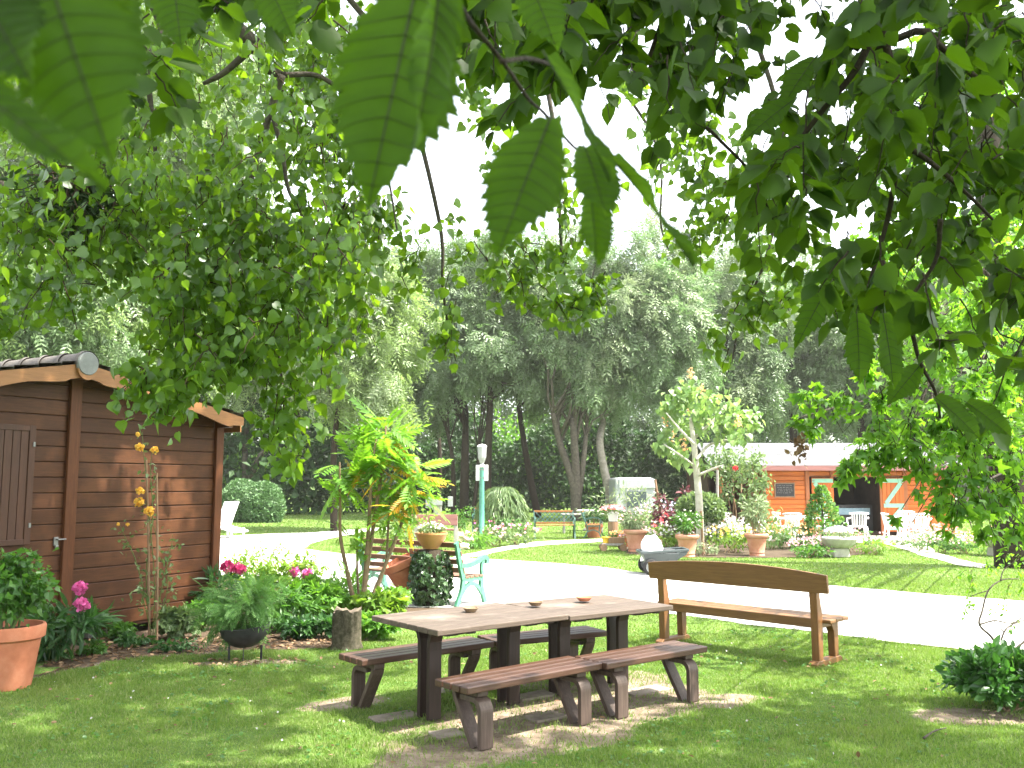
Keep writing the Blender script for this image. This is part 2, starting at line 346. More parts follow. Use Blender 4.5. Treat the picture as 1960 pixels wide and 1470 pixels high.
def star(angs, lens, w):
    V = [(0, 0, 0)]; Fs = []
    n = len(angs); ring = []
    for i, (a, l) in enumerate(zip(angs, lens)):
        if i:
            am = (angs[i - 1] + a) / 2; ring.append((.42 * math.cos(am) * w, .42 * math.sin(am) * w, .03))
        ring.append((l * math.cos(a), l * math.sin(a), -.10 * l))
    ring = [(-.02, -.05, 0)] + ring + [(-.02, .05, 0)]
    V += [(x + .0, y, z) for x, y, z in ring]
    for i in range(1, len(ring)): Fs.append((0, i, i + 1))
    return np.array(V, float), np.array(Fs)
TP['maple'] = star([R(-105), R(-52), 0, R(52), R(105)], [.42, .72, 1.0, .72, .42], 1.0)
TP['ivy'] = star([R(-95), R(-48), 0, R(48), R(95)], [.45, .62, .9, .62, .45], 1.25)
def pinnate(n, lw, ll, curve=-.25, term=True):
    """compound leaf: rachis with n pairs of leaflets"""
    V = []; Fs = []
    def leaflet(b, d, L, w):
        i = len(V); dx, dy, dz = d; px, py = -dy, dx
        V.extend([b, (b[0] + dx * L * .45 + px * w, b[1] + dy * L * .45 + py * w, b[2] + dz * L * .4 + .012), (b[0] + dx * L, b[1] + dy * L, b[2] + dz * L), (b[0] + dx * L * .45 - px * w, b[1] + dy * L * .45 - py * w, b[2] + dz * L * .4 + .012)])
        Fs.append((i, i + 3, i + 2, i + 1))
    for k in range(n):
        x = .12 + .82 * k / n; z = curve * x * x; s = math.sin(math.pi * (.18 + .72 * k / n)) ** .6
        for sg in (1, -1): leaflet((x, 0, z), (.55, sg * .83, -.28), ll * s, lw)
    if term: leaflet((.94, 0, curve * .88), (1, 0, -.3), ll * .8, lw)
    i = len(V); V.extend([(0, .006, 0), (.5, .005, curve * .25), (.96, .002, curve * .9), (.96, -.002, curve * .9), (.5, -.005, curve * .25), (0, -.006, 0)])
    Fs.append((i, i + 5, i + 4, i + 1)); Fs.append((i + 1, i + 4, i + 3, i + 2))
    return np.array(V, float), np.array(Fs)
TP['sumac'] = pinnate(7, .062, .34); TP['fern'] = pinnate(8, .03, .30, -.15); TP['ash'] = pinnate(4, .055, .42, -.3)
TP['maha'] = pinnate(5, .07, .34, -.1)
TP['spray'] = pinnate(3, .07, .5, -.3)

def add_leaves(mb, P, T, Nn, Sz, tmpl, wid=1.0):
    V0, F0 = TP[tmpl] if isinstance(tmpl, str) else tmpl
    P = np.asarray(P, float); n = len(P)
    if n == 0: return
    T = nrm(np.asarray(T, float)); Nn = np.asarray(Nn, float)
    B = nrm(np.cross(Nn, T)); Nn = np.cross(T, B); Sz = np.broadcast_to(np.asarray(Sz, float), (n,))
    w = wid if np.isscalar(wid) else np.asarray(wid)[:, None, None]
    V = P[:, None] + Sz[:, None, None] * (V0[None, :, 0:1] * T[:, None] + w * V0[None, :, 1:2] * B[:, None] + V0[None, :, 2:3] * Nn[:, None])
    k = len(V0); Fs = F0[None] + (np.arange(n) * k)[:, None, None]
    mb.add(V.reshape(-1, 3), Fs.reshape(-1, F0.shape[1]))
def rdir(n, rng=rs): return nrm(rng.normal(size=(n, 3)))

def clumpy(mb, ctr, rad, nclump, nleaf, size, tmpl, rng=rs, crad=0.33, droop=0.25, up=0.7, outw=0.6, shell=0.55, floor=None, spread=.5, szvar=.3):
    """leaves gathered in clumps through an ellipsoid"""
    ctr = np.asarray(ctr, float); rad = np.asarray(rad, float)
    d = rdir(nclump, rng); r = (shell + (1 - shell) * rng.rand(nclump)) ** 1.0 * (0.82 + .3 * rng.rand(nclump))
    cc = ctr + d * rad * r[:, None]
    idx = rng.randint(0, nclump, nleaf); cs = crad * (0.6 + .8 * rng.rand(nclump))
    P = cc[idx] + rng.normal(size=(nleaf, 3)) * spread * cs[idx][:, None] * rad
    if floor is not None: 
        lo = P[:, 2] < floor; P[lo, 2] = floor + rng.rand(lo.sum()) * .12 * rad[2] * 2
    o = nrm((P - ctr) / rad); o2 = nrm(P - cc[idx])
    Nn = o * outw + o2 * .5 + np.array([0, 0, up]) + rng.normal(size=(nleaf, 3)) * .55
    T = o * .7 + o2 * .6 + rng.normal(size=(nleaf, 3)) * .6 - np.array([0, 0, droop * 2])
    add_leaves(mb, P, T, Nn, size * (1 + szvar * rng.normal(size=nleaf)).clip(.45, 1.8), tmpl)
    return cc
def sweep(p, q, sag, n=7, rng=rs, wob=.0):
    p, q = np.asarray(p, float), np.asarray(q, float); t = np.linspace(0, 1, n)[:, None]
    X = p + (q - p) * t; X[:, 2] += (sag * 4 * t * (1 - t))[:, 0]
    if wob: X[1:-1] += rng.normal(size=(n - 2, 3)) * wob
    return X
def smooth_path(pts, n=4):
    """Catmull-Rom through the points"""
    P = [np.asarray(tuple(p), float) for p in pts]; P = [2 * P[0] - P[1]] + P + [2 * P[-1] - P[-2]]; out = []
    for i in range(1, len(P) - 2):
        for k in range(n):
            t = k / n; a, b, c, d = P[i - 1:i + 3]
            out.append(.5 * ((2 * b) + (-a + c) * t + (2 * a - 5 * b + 4 * c - d) * t * t + (-a + 3 * b - 3 * c + d) * t ** 3))
    out.append(P[-2]); return np.array(out)

def blossom_mb(c, r, n=46, up=(0, 0, 1), rng=rs, open_=1.0):
    """a round many-petalled flower head"""
    mb = MB(); n = int(n * 1.9); d = rdir(n, rng); d[:, 2] = d[:, 2] * .8 + .2 * open_; d = nrm(d)
    P = np.asarray(c) + d * r * (.30 + .50 * rng.rand(n))[:, None]
    add_leaves(mb, P, nrm(np.cross(d, rdir(n, rng))) * .8 + d * .55 + np.array([0, 0, .25]), d + rng.normal(size=(n, 3)) * .25, r * .56, 'oval', 2.0)
    return mb
def spots(mb, P, r, rng=rs, n=6):
    """small simple flowers: n petals each"""
    P = np.asarray(P, float); m = len(P)
    if m == 0: return
    ax = nrm(rng.normal(size=(m, 3)) * .5 + np.array([0, -.5, .8])); u = nrm(np.cross(ax, rng.normal(size=(m, 3)))); w = np.cross(ax, u)
    for k in range(n):
        a = 2 * math.pi * k / n; T = u * math.cos(a) + w * math.sin(a) + ax * .25
        add_leaves(mb, P, T, ax, r * (.8 + .4 * rng.rand(m)), 'dia', 1.5)

def bush(name, label, cat, base, size, mat, tmpl, leaf, n, nclump=26, group=None, flowers=None, stems=7, stem_mat='stem_brown', rng=rs, part='foliage', z0=0.12, up=.7, droop=.2, crad=.33, shell=.5, outw=.6, many=None, loc_z=0.0, stem_r=.008, extra=None):
    """a shrub: foliage, stem, and (few) flower parts; many=(mat,n,r) scatters uncountable small blossom"""
    base = Vector((base[0], base[1], loc_z)); t = thing(name, label, cat, base, 0, group)
    K_ = .86; w, d, h = (s_ * K_ for s_ in size); leaf = leaf * K_; mb = MB(); ctr = (0, 0, z0 * h + h * (1 - z0) * .5); rad = (w / 2 * .82, d / 2 * .82, h * (1 - z0) / 2 * .85)
    cc = clumpy(mb, ctr, rad, nclump, n, leaf, tmpl, rng, crad, droop, up, outw, shell, floor=.02)
    mb.build(part, M[mat], t)
    if extra:
        for em, en in extra:
            e = MB(); clumpy(e, ctr, [r * 1.02 for r in rad], max(4, nclump // 3), en, leaf, tmpl, rng, crad, droop, up, outw, .8, floor=.02); e.build(part, M[em], t)
    if stems:
        sm = MB()
        for k in range(stems):
            q = cc[rng.randint(len(cc))]; a = rng.normal(size=2) * .05 * w
            sm.tube(sweep((a[0], a[1], 0), q, .04 * h, 5, rng, .01 * w), [stem_r * 1.4, stem_r * .5], 5)
        sm.build('stem', M[stem_mat], t)
    if flowers:
        fm, pts, r = flowers
        for p in pts: blossom_mb(Vector(p) - base, r, rng=rng).build('flower', M[fm], t)
    if many:
        for fm, fn, fr in (many if isinstance(many, list) else [many]):
            f = MB(); dd = rdir(fn, rng); dd[:, 2] = np.abs(dd[:, 2]) * .9 + .05; dd[:, 1] -= .35; dd = nrm(dd)
            spots(f, np.array(ctr) + dd * np.array(rad) * (1.02 + .28 * rng.rand(fn))[:, None], fr, rng, 5)
            f.build('blossom', M[fm], t, kind='stuff')
    return t
# ------------------------------------------------------------------ ground
def smoothstep(a, b, x):
    t = np.clip((x - a) / (b - a), 0, 1); return t * t * (3 - 2 * t)
def inpoly(x, y, poly):
    x = np.asarray(x); y = np.asarray(y); r = np.zeros(x.shape, bool); n = len(poly)
    for i in range(n):
        x0, y0 = poly[i][0], poly[i][1]; x1, y1 = poly[(i + 1) % n][0], poly[(i + 1) % n][1]
        c = ((y0 > y) != (y1 > y)); 
        with np.errstate(divide='ignore', invalid='ignore'): r ^= c & (x < (x1 - x0) * (y - y0) / (y1 - y0 + 1e-12) + x0)
    return r
def vnoise(x, y, s, seed=0):
    """cheap value noise"""
    g = np.random.RandomState(seed).rand(64, 64); xs, ys = np.asarray(x) * s, np.asarray(y) * s
    i, j = np.floor(xs).astype(int), np.floor(ys).astype(int); u, v = xs - i, ys - j; u = u * u * (3 - 2 * u); v = v * v * (3 - 2 * v)
    q = lambda a, b: g[a % 64, b % 64]
    return (q(i, j) * (1 - u) + q(i + 1, j) * u) * (1 - v) + (q(i, j + 1) * (1 - u) + q(i + 1, j + 1) * u) * v
px = lambda L, z=0: [tuple(G(a, b, z)) for a, b in L]
gravel_near = [(2300, 1290), (1960, 1252), (1840, 1243), (1700, 1230), (1530, 1207), (1290, 1176), (1100, 1166), (900, 1166), (760, 1160), (600, 1135), (450, 1105), (250, 1080), (60, 1070)]
gravel_far = [(60, 1022), (300, 1022), (480, 1030), (575, 1050), (650, 1060), (760, 1066), (880, 1068), (1000, 1074), (1150, 1085), (1240, 1098), (1500, 1113), (1700, 1131), (1960, 1152), (2300, 1180)]
GRAVEL = px(gravel_near + gravel_far)
TRACK = px([(300, 1030), (480, 1034), (575, 1051), (600, 1040), (640, 1028), (700, 1018), (760, 1012), (760, 1008), (690, 1012), (600, 1019), (520, 1022), (440, 1026), (300, 1024)], .004)
PATH = px([(880, 1071), (940, 1060), (985, 1051), (1040, 1044), (1100, 1040), (1170, 1036), (1170, 1031), (1090, 1034), (1030, 1037), (975, 1044), (930, 1053), (870, 1066)])
PATIO = px([(1440, 1036), (1690, 1040), (1735, 1054), (1770, 1058), (1790, 1056), (1770, 1040), (1850, 1036), (1850, 1024), (1440, 1024)])
WALK = px([(1735, 1054), (1770, 1064), (1830, 1082), (1875, 1088), (1890, 1082), (1840, 1072), (1800, 1060), (1786, 1055)])
BED = px([(60, 1300), (180, 1270), (330, 1252), (480, 1246), (640, 1240), (720, 1224), (800, 1185), (840, 1165), (760, 1150), (600, 1125), (420, 1090), (300, 1150), (100, 1180)])
WB = px([(1195, 1060), (1300, 1067), (1480, 1068), (1600, 1067), (1685, 1058), (1685, 1038), (1195, 1030)])
def soil_mask(x, y):
    x = np.asarray(x, float); y = np.asarray(y, float)
    n = vnoise(x, y, 1.7, 1) * .6 + vnoise(x, y, 5.1, 2) * .4
    def ell(cx, cy, rx, ry, a):
        dx, dy = x - cx, y - cy; c, s = math.cos(a), math.sin(a); return np.sqrt(((dx * c + dy * s) / rx) ** 2 + ((-dx * s + dy * c) / ry) ** 2)
    r = np.minimum(ell(.45, 6.78, 1.8, .50, .69), ell(.28, 7.35, 1.95, .88, .69) + .15)
    r = np.minimum(r, ell(-1.25, 7.5, .45, .3, .6)); r = np.minimum(r, ell(-2.6, 9.05, .8, .25, .1) + .2)
    r = np.minimum(r, ell(3.45, 7.0, .5, .35, 0) + .15); r = np.minimum(r, ell(1.75, 7.5, .45, .3, .6) + .2)
    m = smoothstep(1.15, .55, r + (n - .5) * .9)
    bed = inpoly(x + (n - .5) * .5, y + (n - .5) * .5, BED)
    return np.maximum(m * .95, bed * 1.0)
def dry_mask(x, y):
    return smoothstep(.52, .75, vnoise(x, y, .55, 5) * .6 + vnoise(x, y, 1.9, 6) * .4)
def axis_(lo, hi, a, b, st):
    mid = list(np.arange(a, b + 1e-6, st)); out = []
    q, s = a, st
    while q > lo: s *= 1.35; q -= s; out.append(q)
    out = out[::-1] + mid; q, s = b, st
    while q < hi: s *= 1.35; q += s; out.append(q)
    return np.array(out)
gx = axis_(-500, 500, -8, 8, .11); gy = axis_(-60, 900, 4.6, 14, .11)
XX, YY = np.meshgrid(gx, gy); ZZ = np.where((np.abs(XX) < 8) & (YY > 4.6) & (YY < 14), (vnoise(XX, YY, 1.1, 9) - .5) * .012 - .004, -.004)
nx, ny = len(gx), len(gy)
mb = MB(); i = np.arange(ny - 1)[:, None] * nx + np.arange(nx - 1)[None]
mb.add(np.stack([XX, YY, ZZ], -1).reshape(-1, 3), np.stack([i, i + 1, i + nx + 1, i + nx], -1).reshape(-1, 4))
m, t, N, L, P = newmat('lawn')
v = objco(N, L)
a = ramp(N, L, noise(N, L, .9, 6, v, .6), [(.070, .130, .022), (.105, .175, .034), (.15, .21, .058)], [.3, .5, .72])
a = mixc(N, L, math_(N, L, 'MULTIPLY', noise(N, L, 60, 4, v), .5), a, (.035, .075, .012))
n3 = ramp(N, L, noise(N, L, 3.3, 6, v, .65), [(0, 0, 0), (1, 1, 1)], [.52, .72])
a = mixc(N, L, math_(N, L, 'MULTIPLY', n3, .45), a, (.20, .185, .085))
at = N.new('ShaderNodeAttribute'); at.attribute_name = 'soil'
sc = ramp(N, L, noise(N, L, 7, 8, v, .7), [(.10, .072, .048), (.21, .165, .12), (.33, .275, .21)], [.3, .52, .75])
sc = mixc(N, L, ramp(N, L, noise(N, L, 45, 4, v), [(0, 0, 0), (1, 1, 1)], [.55, .7]), sc, (.12, .09, .06))
at2 = N.new('ShaderNodeAttribute'); at2.attribute_name = 'bed'
sc = mixc(N, L, at2.outputs['Fac'], sc, mixc(N, L, noise(N, L, 18, 5, v, .7), (.035, .024, .016), (.12, .085, .055)))
f = math_(N, L, 'ADD', at.outputs['Fac'], math_(N, L, 'MULTIPLY', math_(N, L, 'SUBTRACT', noise(N, L, 14, 5, v, .7), .5), .9))
f = ramp(N, L, f, [(0, 0, 0), (1, 1, 1)], [.38, .62])
L.new(mixc(N, L, f, a, sc), P.inputs['Base Color']); P.inputs['Roughness'].default_value = .9; P.inputs['Specular IOR Level'].default_value = .15
L.new(bump(N, L, noise(N, L, 55, 5, v, .7), .8, .02), P.inputs['Normal'])
lawn = mb.build('ground', m, kind='structure', smooth=True)
for nm, arr in (('soil', soil_mask(XX, YY)), ('bed', inpoly(XX, YY, BED).astype(float))):
    q = lawn.data.attributes.new(nm, 'FLOAT', 'POINT'); q.data.foreach_set('value', arr.ravel().astype(np.float32))
def groundmat(name, cols, sc, sp, bs=.5):
    m, t, N, L, P = newmat(name); v = objco(N, L)
    c = ramp(N, L, noise(N, L, sc, 8, v, .65), cols, [.3, .5, .72]); c = mixc(N, L, math_(N, L, 'MULTIPLY', noise(N, L, sp, 3, v), .55), c, tuple(x * .55 for x in cols[0]))
    L.new(c, P.inputs['Base Color']); P.inputs['Roughness'].default_value = .95; P.inputs['Specular IOR Level'].default_value = .1
    L.new(bump(N, L, noise(N, L, sp, 4, v, .7), bs, .012), P.inputs['Normal']); return m
GM = groundmat('gravel', [(.40, .385, .355), (.50, .485, .455), (.58, .565, .535)], 1.2, 60)
def wavy(poly, amp, step, z):
    """polygon edge broken into short wandering steps"""
    out = []; n = len(poly)
    for i in range(n):
        p, q = np.array(poly[i][:2]), np.array(poly[(i + 1) % n][:2]); d = q - p; L_ = np.linalg.norm(d); k = max(1, int(min(L_, 60) / step)); nn = np.array([-d[1], d[0]]) / (L_ + 1e-9)
        for j in range(k):
            s = p + d * j / k; o = (vnoise(s[0], s[1], 1.3, 3) + vnoise(s[0], s[1], 4.1, 4) * .6 - .8) * amp; out.append((*(s + nn * o), z))
    return out
MB().poly(wavy(GRAVEL, .16, .18, .006)).build('gravel_road', GM, kind='structure')
MB().poly(wavy(TRACK, .3, .6, .011)).build('gravel_track', groundmat('track', [(.36, .35, .33), (.46, .45, .42), (.54, .53, .50)], 1.2, 40), kind='structure')
PM = groundmat('path_stone', [(.42, .39, .34), (.52, .49, .43), (.60, .57, .51)], 1.5, 30)
MB().poly(wavy(PATH, .12, .3, .008)).build('garden_path', PM, kind='structure')
MB().poly(wavy(PATIO, .1, .4, .016)).build('terrace_paving', PM, kind='structure')
MB().poly(wavy(WALK, .12, .3, .012)).build('stone_walk', PM, kind='structure')
# planted beds across the road
bm_ = groundmat('bed_soil', [(.05, .037, .025), (.08, .06, .04), (.12, .09, .06)], 3, 30)
MB().poly(wavy(WB, .2, .4, .007)).build('flower_bed', bm_, kind='structure')
# ------------------------------------------------------------------ wooden shed on the left
c1 = G(410, 1170, .1); c0 = G(180, 1207, .1); SA = math.atan2(c1.y - c0.y, c1.x - c0.x)
shed = thing('wooden_shed', 'brown stained plank garden shed with tiled gable roof and orange bargeboards', 'shed', (c1.x, c1.y, 0), SA)
ux = Vector((math.cos(SA), math.sin(SA), 0)); un = Vector((math.sin(SA), -math.cos(SA), 0)); c1g = Vector((c1.x, c1.y, 0))
def onwall(px_, py_, off=0.0):
    d = ray(px_, py_); o = Vector((0, 0, CAMZ)); pc = c1g + un * off; t = (pc - o).dot(un) / d.dot(un); p = o + d * t - c1g
    return p.dot(ux), p.z
XR = onwall(133, 900)[0]; ZE = 2.50; OV = .30
xr_, zr = onwall(150, 694, OV); xe, ze = onwall(465, 802, OV); SL = (zr - ze) / (xe - xr_)
XR2 = xr_ * .5 + XR * .5
def roofz(x): return zr - .10 - abs(x - XR2) * SL
XL = 2 * XR2 - .02
mb = MB(); pw = .168; z = .12
while z < zr - .1:
    zt = z + pw
    for (xa, xb) in ((XL, XR2), (XR2, 0)):
        lim = (zr - .13 - (z + .02)) / SL
        a, b = max(xa, XR2 - lim), min(xb, XR2 + lim)
        if b - a > .05:
            pr = [(-.001, z + .010), (-.004, z + .008), (-.012, z + .012), (-.016, z + .018), (-.016, zt - .004), (-.012, zt), (-.001, zt)]
            mb.extr(pr, lambda q, w, t_: (t_, q, w), a, b)
    z = zt
mb.build('wall', M['shed_wood'], shed)
mb = MB(); mb.poly([(XL, 0.0, .1), (0, 0.0, .1), (0, 0.0, roofz(0)), (XR2, 0.0, zr - .1), (XL, 0.0, roofz(XL))])
mb.box((-.02, 1.6, 1.3), (.04, 3.2, 2.4)); mb.box((XL + .02, 1.6, 1.3), (.04, 3.2, 2.4)); mb.box((XL / 2, 3.2, 1.3), (-XL, .04, 2.4))
mb.build('backing_wall', M['shed_panel'], shed)
for xx, ww in ((-.055, .12), (XR, .135), (XL + .06, .12)):
    MB().box((xx, -.042, (roofz(xx) + .06) / 2 + .02), (ww, .045, roofz(xx) - .08)).build('post', M['shed_post'], shed, bevel=.006)
# shuttered panel left of the middle post
pa, pt = onwall(64, 815); pb_, pbz = onwall(-60, 1042)[0], onwall(50, 1042)[1]
sh = MB(); k = 6; wv = (pa - .07 - pb_) / k
for i_ in range(k): sh.box((pb_ + wv * (i_ + .5), -.036, (pt + pbz) / 2), (wv - .006, .022, pt - pbz - .1))
shp = sh.build('shutter', M['shed_panel'], shed, bevel=.003)
fr = MB(); fr.box((pa - .035, -.04, (pt + pbz) / 2), (.07, .036, pt - pbz)); fr.box(((pa - .07 + pb_) / 2, -.04, pt - .03), (pa - .07 - pb_, .034, .06)); fr.box(((pa - .07 + pb_) / 2, -.04, pbz + .03), (pa - .07 - pb_, .034, .06))
fr.build('shutter_frame', M['shed_panel'], shp, bevel=.004)
for zz in (pt - .2, pbz + .2): MB().box((pa - .02, -.064, zz), (.025, .012, .05)).build('hinge', M['iron'], shp, bevel=.002)
hx, hz = onwall(103, 1036); hb = MB(); hb.box((hx, -.032, hz), (.05, .018, .09)); hb.tube([(hx, -.03, hz + .02), (hx, -.075, hz + .02), (hx + .09, -.078, hz + .02)], .009, 8); hb.box((hx + .005, -.045, hz - .06), (.035, .02, .04))
hb.build('door_handle', M['iron'], shed, bevel=.003)
# bargeboards with a wavy lower edge
for sg in (-1, 1):
    n_ = 40; ln = (xe - XR2); up_ = []; lo = []
    for i_ in range(n_ + 1):
        q = i_ / n_; x_ = XR2 + sg * ln * q; zt_ = zr - SL * ln * q
        dep = .155 + .018 * math.sin(q * 5.2 * 2 * math.pi * .5) * (1 if .08 < q < .95 else 0)
        if q > .9: dep = .155 - (q - .9) * .5
        up_.append((x_, zt_ + .0)); lo.append((x_, zt_ - dep))
    pts = up_ + lo[::-1]
    if sg < 0: pts = pts[::-1]
    b_ = MB(); m_ = len(up_)
    V = [(x_, -OV - .016, z_) for x_, z_ in up_] + [(x_, -OV - .016, z_) for x_, z_ in lo] + [(x_, -OV + .016, z_) for x_, z_ in up_] + [(x_, -OV + .016, z_) for x_, z_ in lo]
    i_ = np.arange(n_); mm = n_ + 1
    b_.add(V, [np.stack([i_, i_ + 1, i_ + 1 + mm, i_ + mm], -1), np.stack([i_ + 2 * mm, i_ + 3 * mm, i_ + 1 + 3 * mm, i_ + 1 + 2 * mm], -1), np.stack([i_ + mm, i_ + 1 + mm, i_ + 1 + 3 * mm, i_ + 3 * mm], -1), np.stack([i_ + 1, i_, i_ + 2 * mm, i_ + 1 + 2 * mm], -1), np.array([[n_, n_ + 2 * mm, n_ + 3 * mm, n_ + mm]])])
    b_.build('bargeboard', M['barge'], shed)
MB().lathe([(.115, 0), (.115, .03)], 32).build('ridge_block', M['barge'], shed).matrix_local = Matrix.Translation((XR2, -OV - .02, zr - .07)) @ Matrix.Rotation(R(90), 4, 'X')
rf = MB(); tl = MB(); ny_ = 34
for sg in (-1, 1):
    ln = xe - XR2 + .03
    rf.extr([(0, -.005), (ln, -SL * ln - .005), (ln, -SL * ln - .03), (0, -.03)], lambda a_, b_, t_: (XR2 + sg * a_, t_, zr + b_), -OV + .02, 3.5)
    nt_ = 9
    for k_ in range(nt_):
        a0, a1 = ln * k_ / nt_, ln * (k_ + 1.12) / nt_
        ys = np.linspace(-OV - .03, 3.5, 70); hh = .010 * np.abs(np.sin((ys) * math.pi / .2))
        V = [(XR2 + sg * a0, y_, zr + .018 - SL * a0 + h_) for y_, h_ in zip(ys, hh)] + [(XR2 + sg * a1, y_, zr + .036 - SL * a1 + h_) for y_, h_ in zip(ys, hh)] + [(XR2 + sg * a1, y_, zr + .004 - SL * a1) for y_ in ys]
        i_ = np.arange(69); tl.add(V, [np.stack([i_, i_ + 1, i_ + 71, i_ + 70], -1), np.stack([i_ + 70, i_ + 71, i_ + 141, i_ + 140], -1)])
rf.build('roof_deck', M['barge'], shed); roof = tl.build('roof', M['roof_tile'], shed)
for k_ in range(11):
    y0 = -OV - .05 + k_ * .34; prof = []
    rt = MB(); ang = np.linspace(R(-10), R(190), 14)
    V = []
    for yy, rr in ((y0, .135), (y0 + .05, .14), (y0 + .06, .122), (y0 + .36, .118)):
        V += [(XR2 + rr * math.cos(a_), yy, zr + .0 + rr * math.sin(a_)) for a_ in ang]
    i_ = np.arange(13)
    for q in range(3): rt.add(V, np.stack([i_ + q * 14, i_ + q * 14 + 1, i_ + q * 14 + 15, i_ + q * 14 + 14], -1)) if q == 0 else rt.F.append(np.stack([i_ + q * 14, i_ + q * 14 + 1, i_ + q * 14 + 15, i_ + q * 14 + 14], -1))
    rt.build('ridge_tile', M['roof_tile'], roof, smooth=True)
MB().lathe([(.0, 0), (.128, 0), (.132, .03), (.12, .05)], 32).build('ridge_end', M['mortar'], roof).matrix_local = Matrix.Translation((XR2, -OV - .01, zr - .005)) @ Matrix.Rotation(R(90), 4, 'X')
for x_ in (-.08, XR2, XL + .1, XR2 + 1.15, XR2 - 1.15): MB().box((x_, -.14, roofz(x_) - .02), (.07, .26, .10)).build('purlin', M['shed_post'], shed, bevel=.004)
MB().box((.16, 1.4, roofz(.16) - .02), (.02, 3.2, .10)).build('fascia', M['barge'], shed)
for x_ in np.linspace(XL + .2, -.2, 4): MB().box((x_, .3, .05), (.25, .25, .12)).build('footing', M['stone'], shed)

# ------------------------------------------------------------------ pots, bowl, stump in front of the shed
def pot_profile(rb, rt, h, lip=.06):
    return [(0, .0), (rb * .97, 0), (rb, .012), (rb + (rt - rb) * .80, h * .76), (rt * 1.0, h * .78), (rt * 1.07, h * .80), (rt * 1.09, h * .97), (rt * 1.06, h), (rt * .98, h), (rt * .94, h * .93), (rt * .90, h * .88), (0, h * .88)]
def rim_pot_profile(rb, rt, h):
    return [(0, 0), (rb * 1.06, 0), (rb * 1.08, h * .05), (rb, h * .08), (rb * 1.04, h * .15), (rb * 1.09, h * .17), (rb * 1.06, h * .2), (rb + (rt - rb) * .55, h * .55), (rt * .95, h * .78), (rt * 1.10, h * .82), (rt * 1.17, h * .88), (rt * 1.17, h * .95), (rt * 1.08, h), (rt * .95, h), (rt * .9, h * .92), (0, h * .9)]
def flowerpot(label, base, rb, rt, h, mat='terracotta', group=None, prof=pot_profile, soil=True, name='flower_pot', n=40):
    t_ = thing(name, label, 'pot', base, 0, group)
    MB().lathe(prof(rb, rt, h), n).build('pot_body', M[mat], t_, smooth=False, bevel=0)
    o = t_.children[0]
    for p_ in o.data.polygons: p_.use_smooth = True
    o.data.set_sharp_from_angle(angle=R(35)) if hasattr(o.data, 'set_sharp_from_angle') else None
    if soil:
        s_ = MB(); s_.lathe([(0, h * .90), (rt * .5, h * .92), (rt * .93, h * .90)], 20, cap=False); s_.build('pot_soil', M['soil'], t_)
    return t_
b = G(10, 1316); flowerpot('large terracotta pot on the lawn before the brown shed', b, .20, .27, .53)
bush('leafy_shrub', 'lush green leafy plant growing in the large terracotta pot at the shed', 'plant', (b.x, b.y), (.90, .85, .80), 'mid_leaf', 'poplar', .060, 1700, 44, stems=9, loc_z=.46, stem_mat='stem_green')
pb2 = G(120, 1262)
bush('peony_plant', 'dark green peony with two pink blooms between terracotta pot and rose', 'plant', (pb2.x, pb2.y), (1.15, .85, .62), 'deep_leaf', 'lance', .17, 620, 26, flowers=('pink', [A(153, 1127, pb2.y + .1), A(157, 1158, pb2.y - .15)], .075), stems=10, stem_mat='stem_green')
# climbing rose on its stakes
rb_ = G(293, 1232)
stk = thing('garden_stake', 'two tall wooden stakes holding up the yellow rose', 'stake', (rb_.x, rb_.y, 0))
for px_, top in ((284, 880), (298, 905)):
    q0 = G(px_ + 2, 1232); q1 = A(px_ + (-4 if px_ < 290 else 2), top, rb_.y)
    MB().tube([q0, (q0 + q1) / 2 + Vector((.01, 0, 0)), q1], [.014, .011], 8).build('stake_pole', M['stake'], stk, off=rb_)
rose = thing('climbing_rose', 'tall thin climbing rose with yellow blooms against brown shed wall', 'rose', (rb_.x, rb_.y, 0))
rm, rl = MB(), MB()
pths = [[(292, 1232), (296, 1120), (287, 1000), (278, 900), (272, 826)], [(296, 1232), (302, 1100), (298, 1020), (268, 962)], [(290, 1232), (280, 1100), (292, 990), (288, 900), (292, 860)], [(298, 1180), (320, 1080), (330, 1035)], [(288, 1180), (262, 1080), (245, 1040), (228, 1004)], [(296, 1200), (318, 1140), (322, 1100)], [(290, 1210), (275, 1150), (268, 1120)]]
for pp in pths:
    w_ = smooth_path([A(a_, b_, rb_.y + rs.normal() * .04) for a_, b_ in pp], 6); rm.tube(w_, [.007, .003], 6)
    ii = rs.randint(3, len(w_), 36); P_ = w_[ii] + rs.normal(size=(36, 3)) * .055
    add_leaves(rl, P_, rdir(36) - [0, 0, .3], rdir(36) + [0, -.3, .7], .055 * (.6 + .8 * rs.rand(36)), 'oval')
rm.build('stem', M['stem_green'], rose, off=rb_); rl.build('foliage', M['rose_leaf'], rose, off=rb_)
for (a_, b_, r_) in ((268, 857, .055), (296, 862, .05), (268, 940, .05), (266, 962, .06), (286, 979, .06), (226, 1004, .022), (244, 1004, .022), (264, 832, .03)):
    blossom_mb(A(a_, b_, rb_.y - .06) - rb_, r_ * .92, 40).build('flower', M['yellow'], rose)
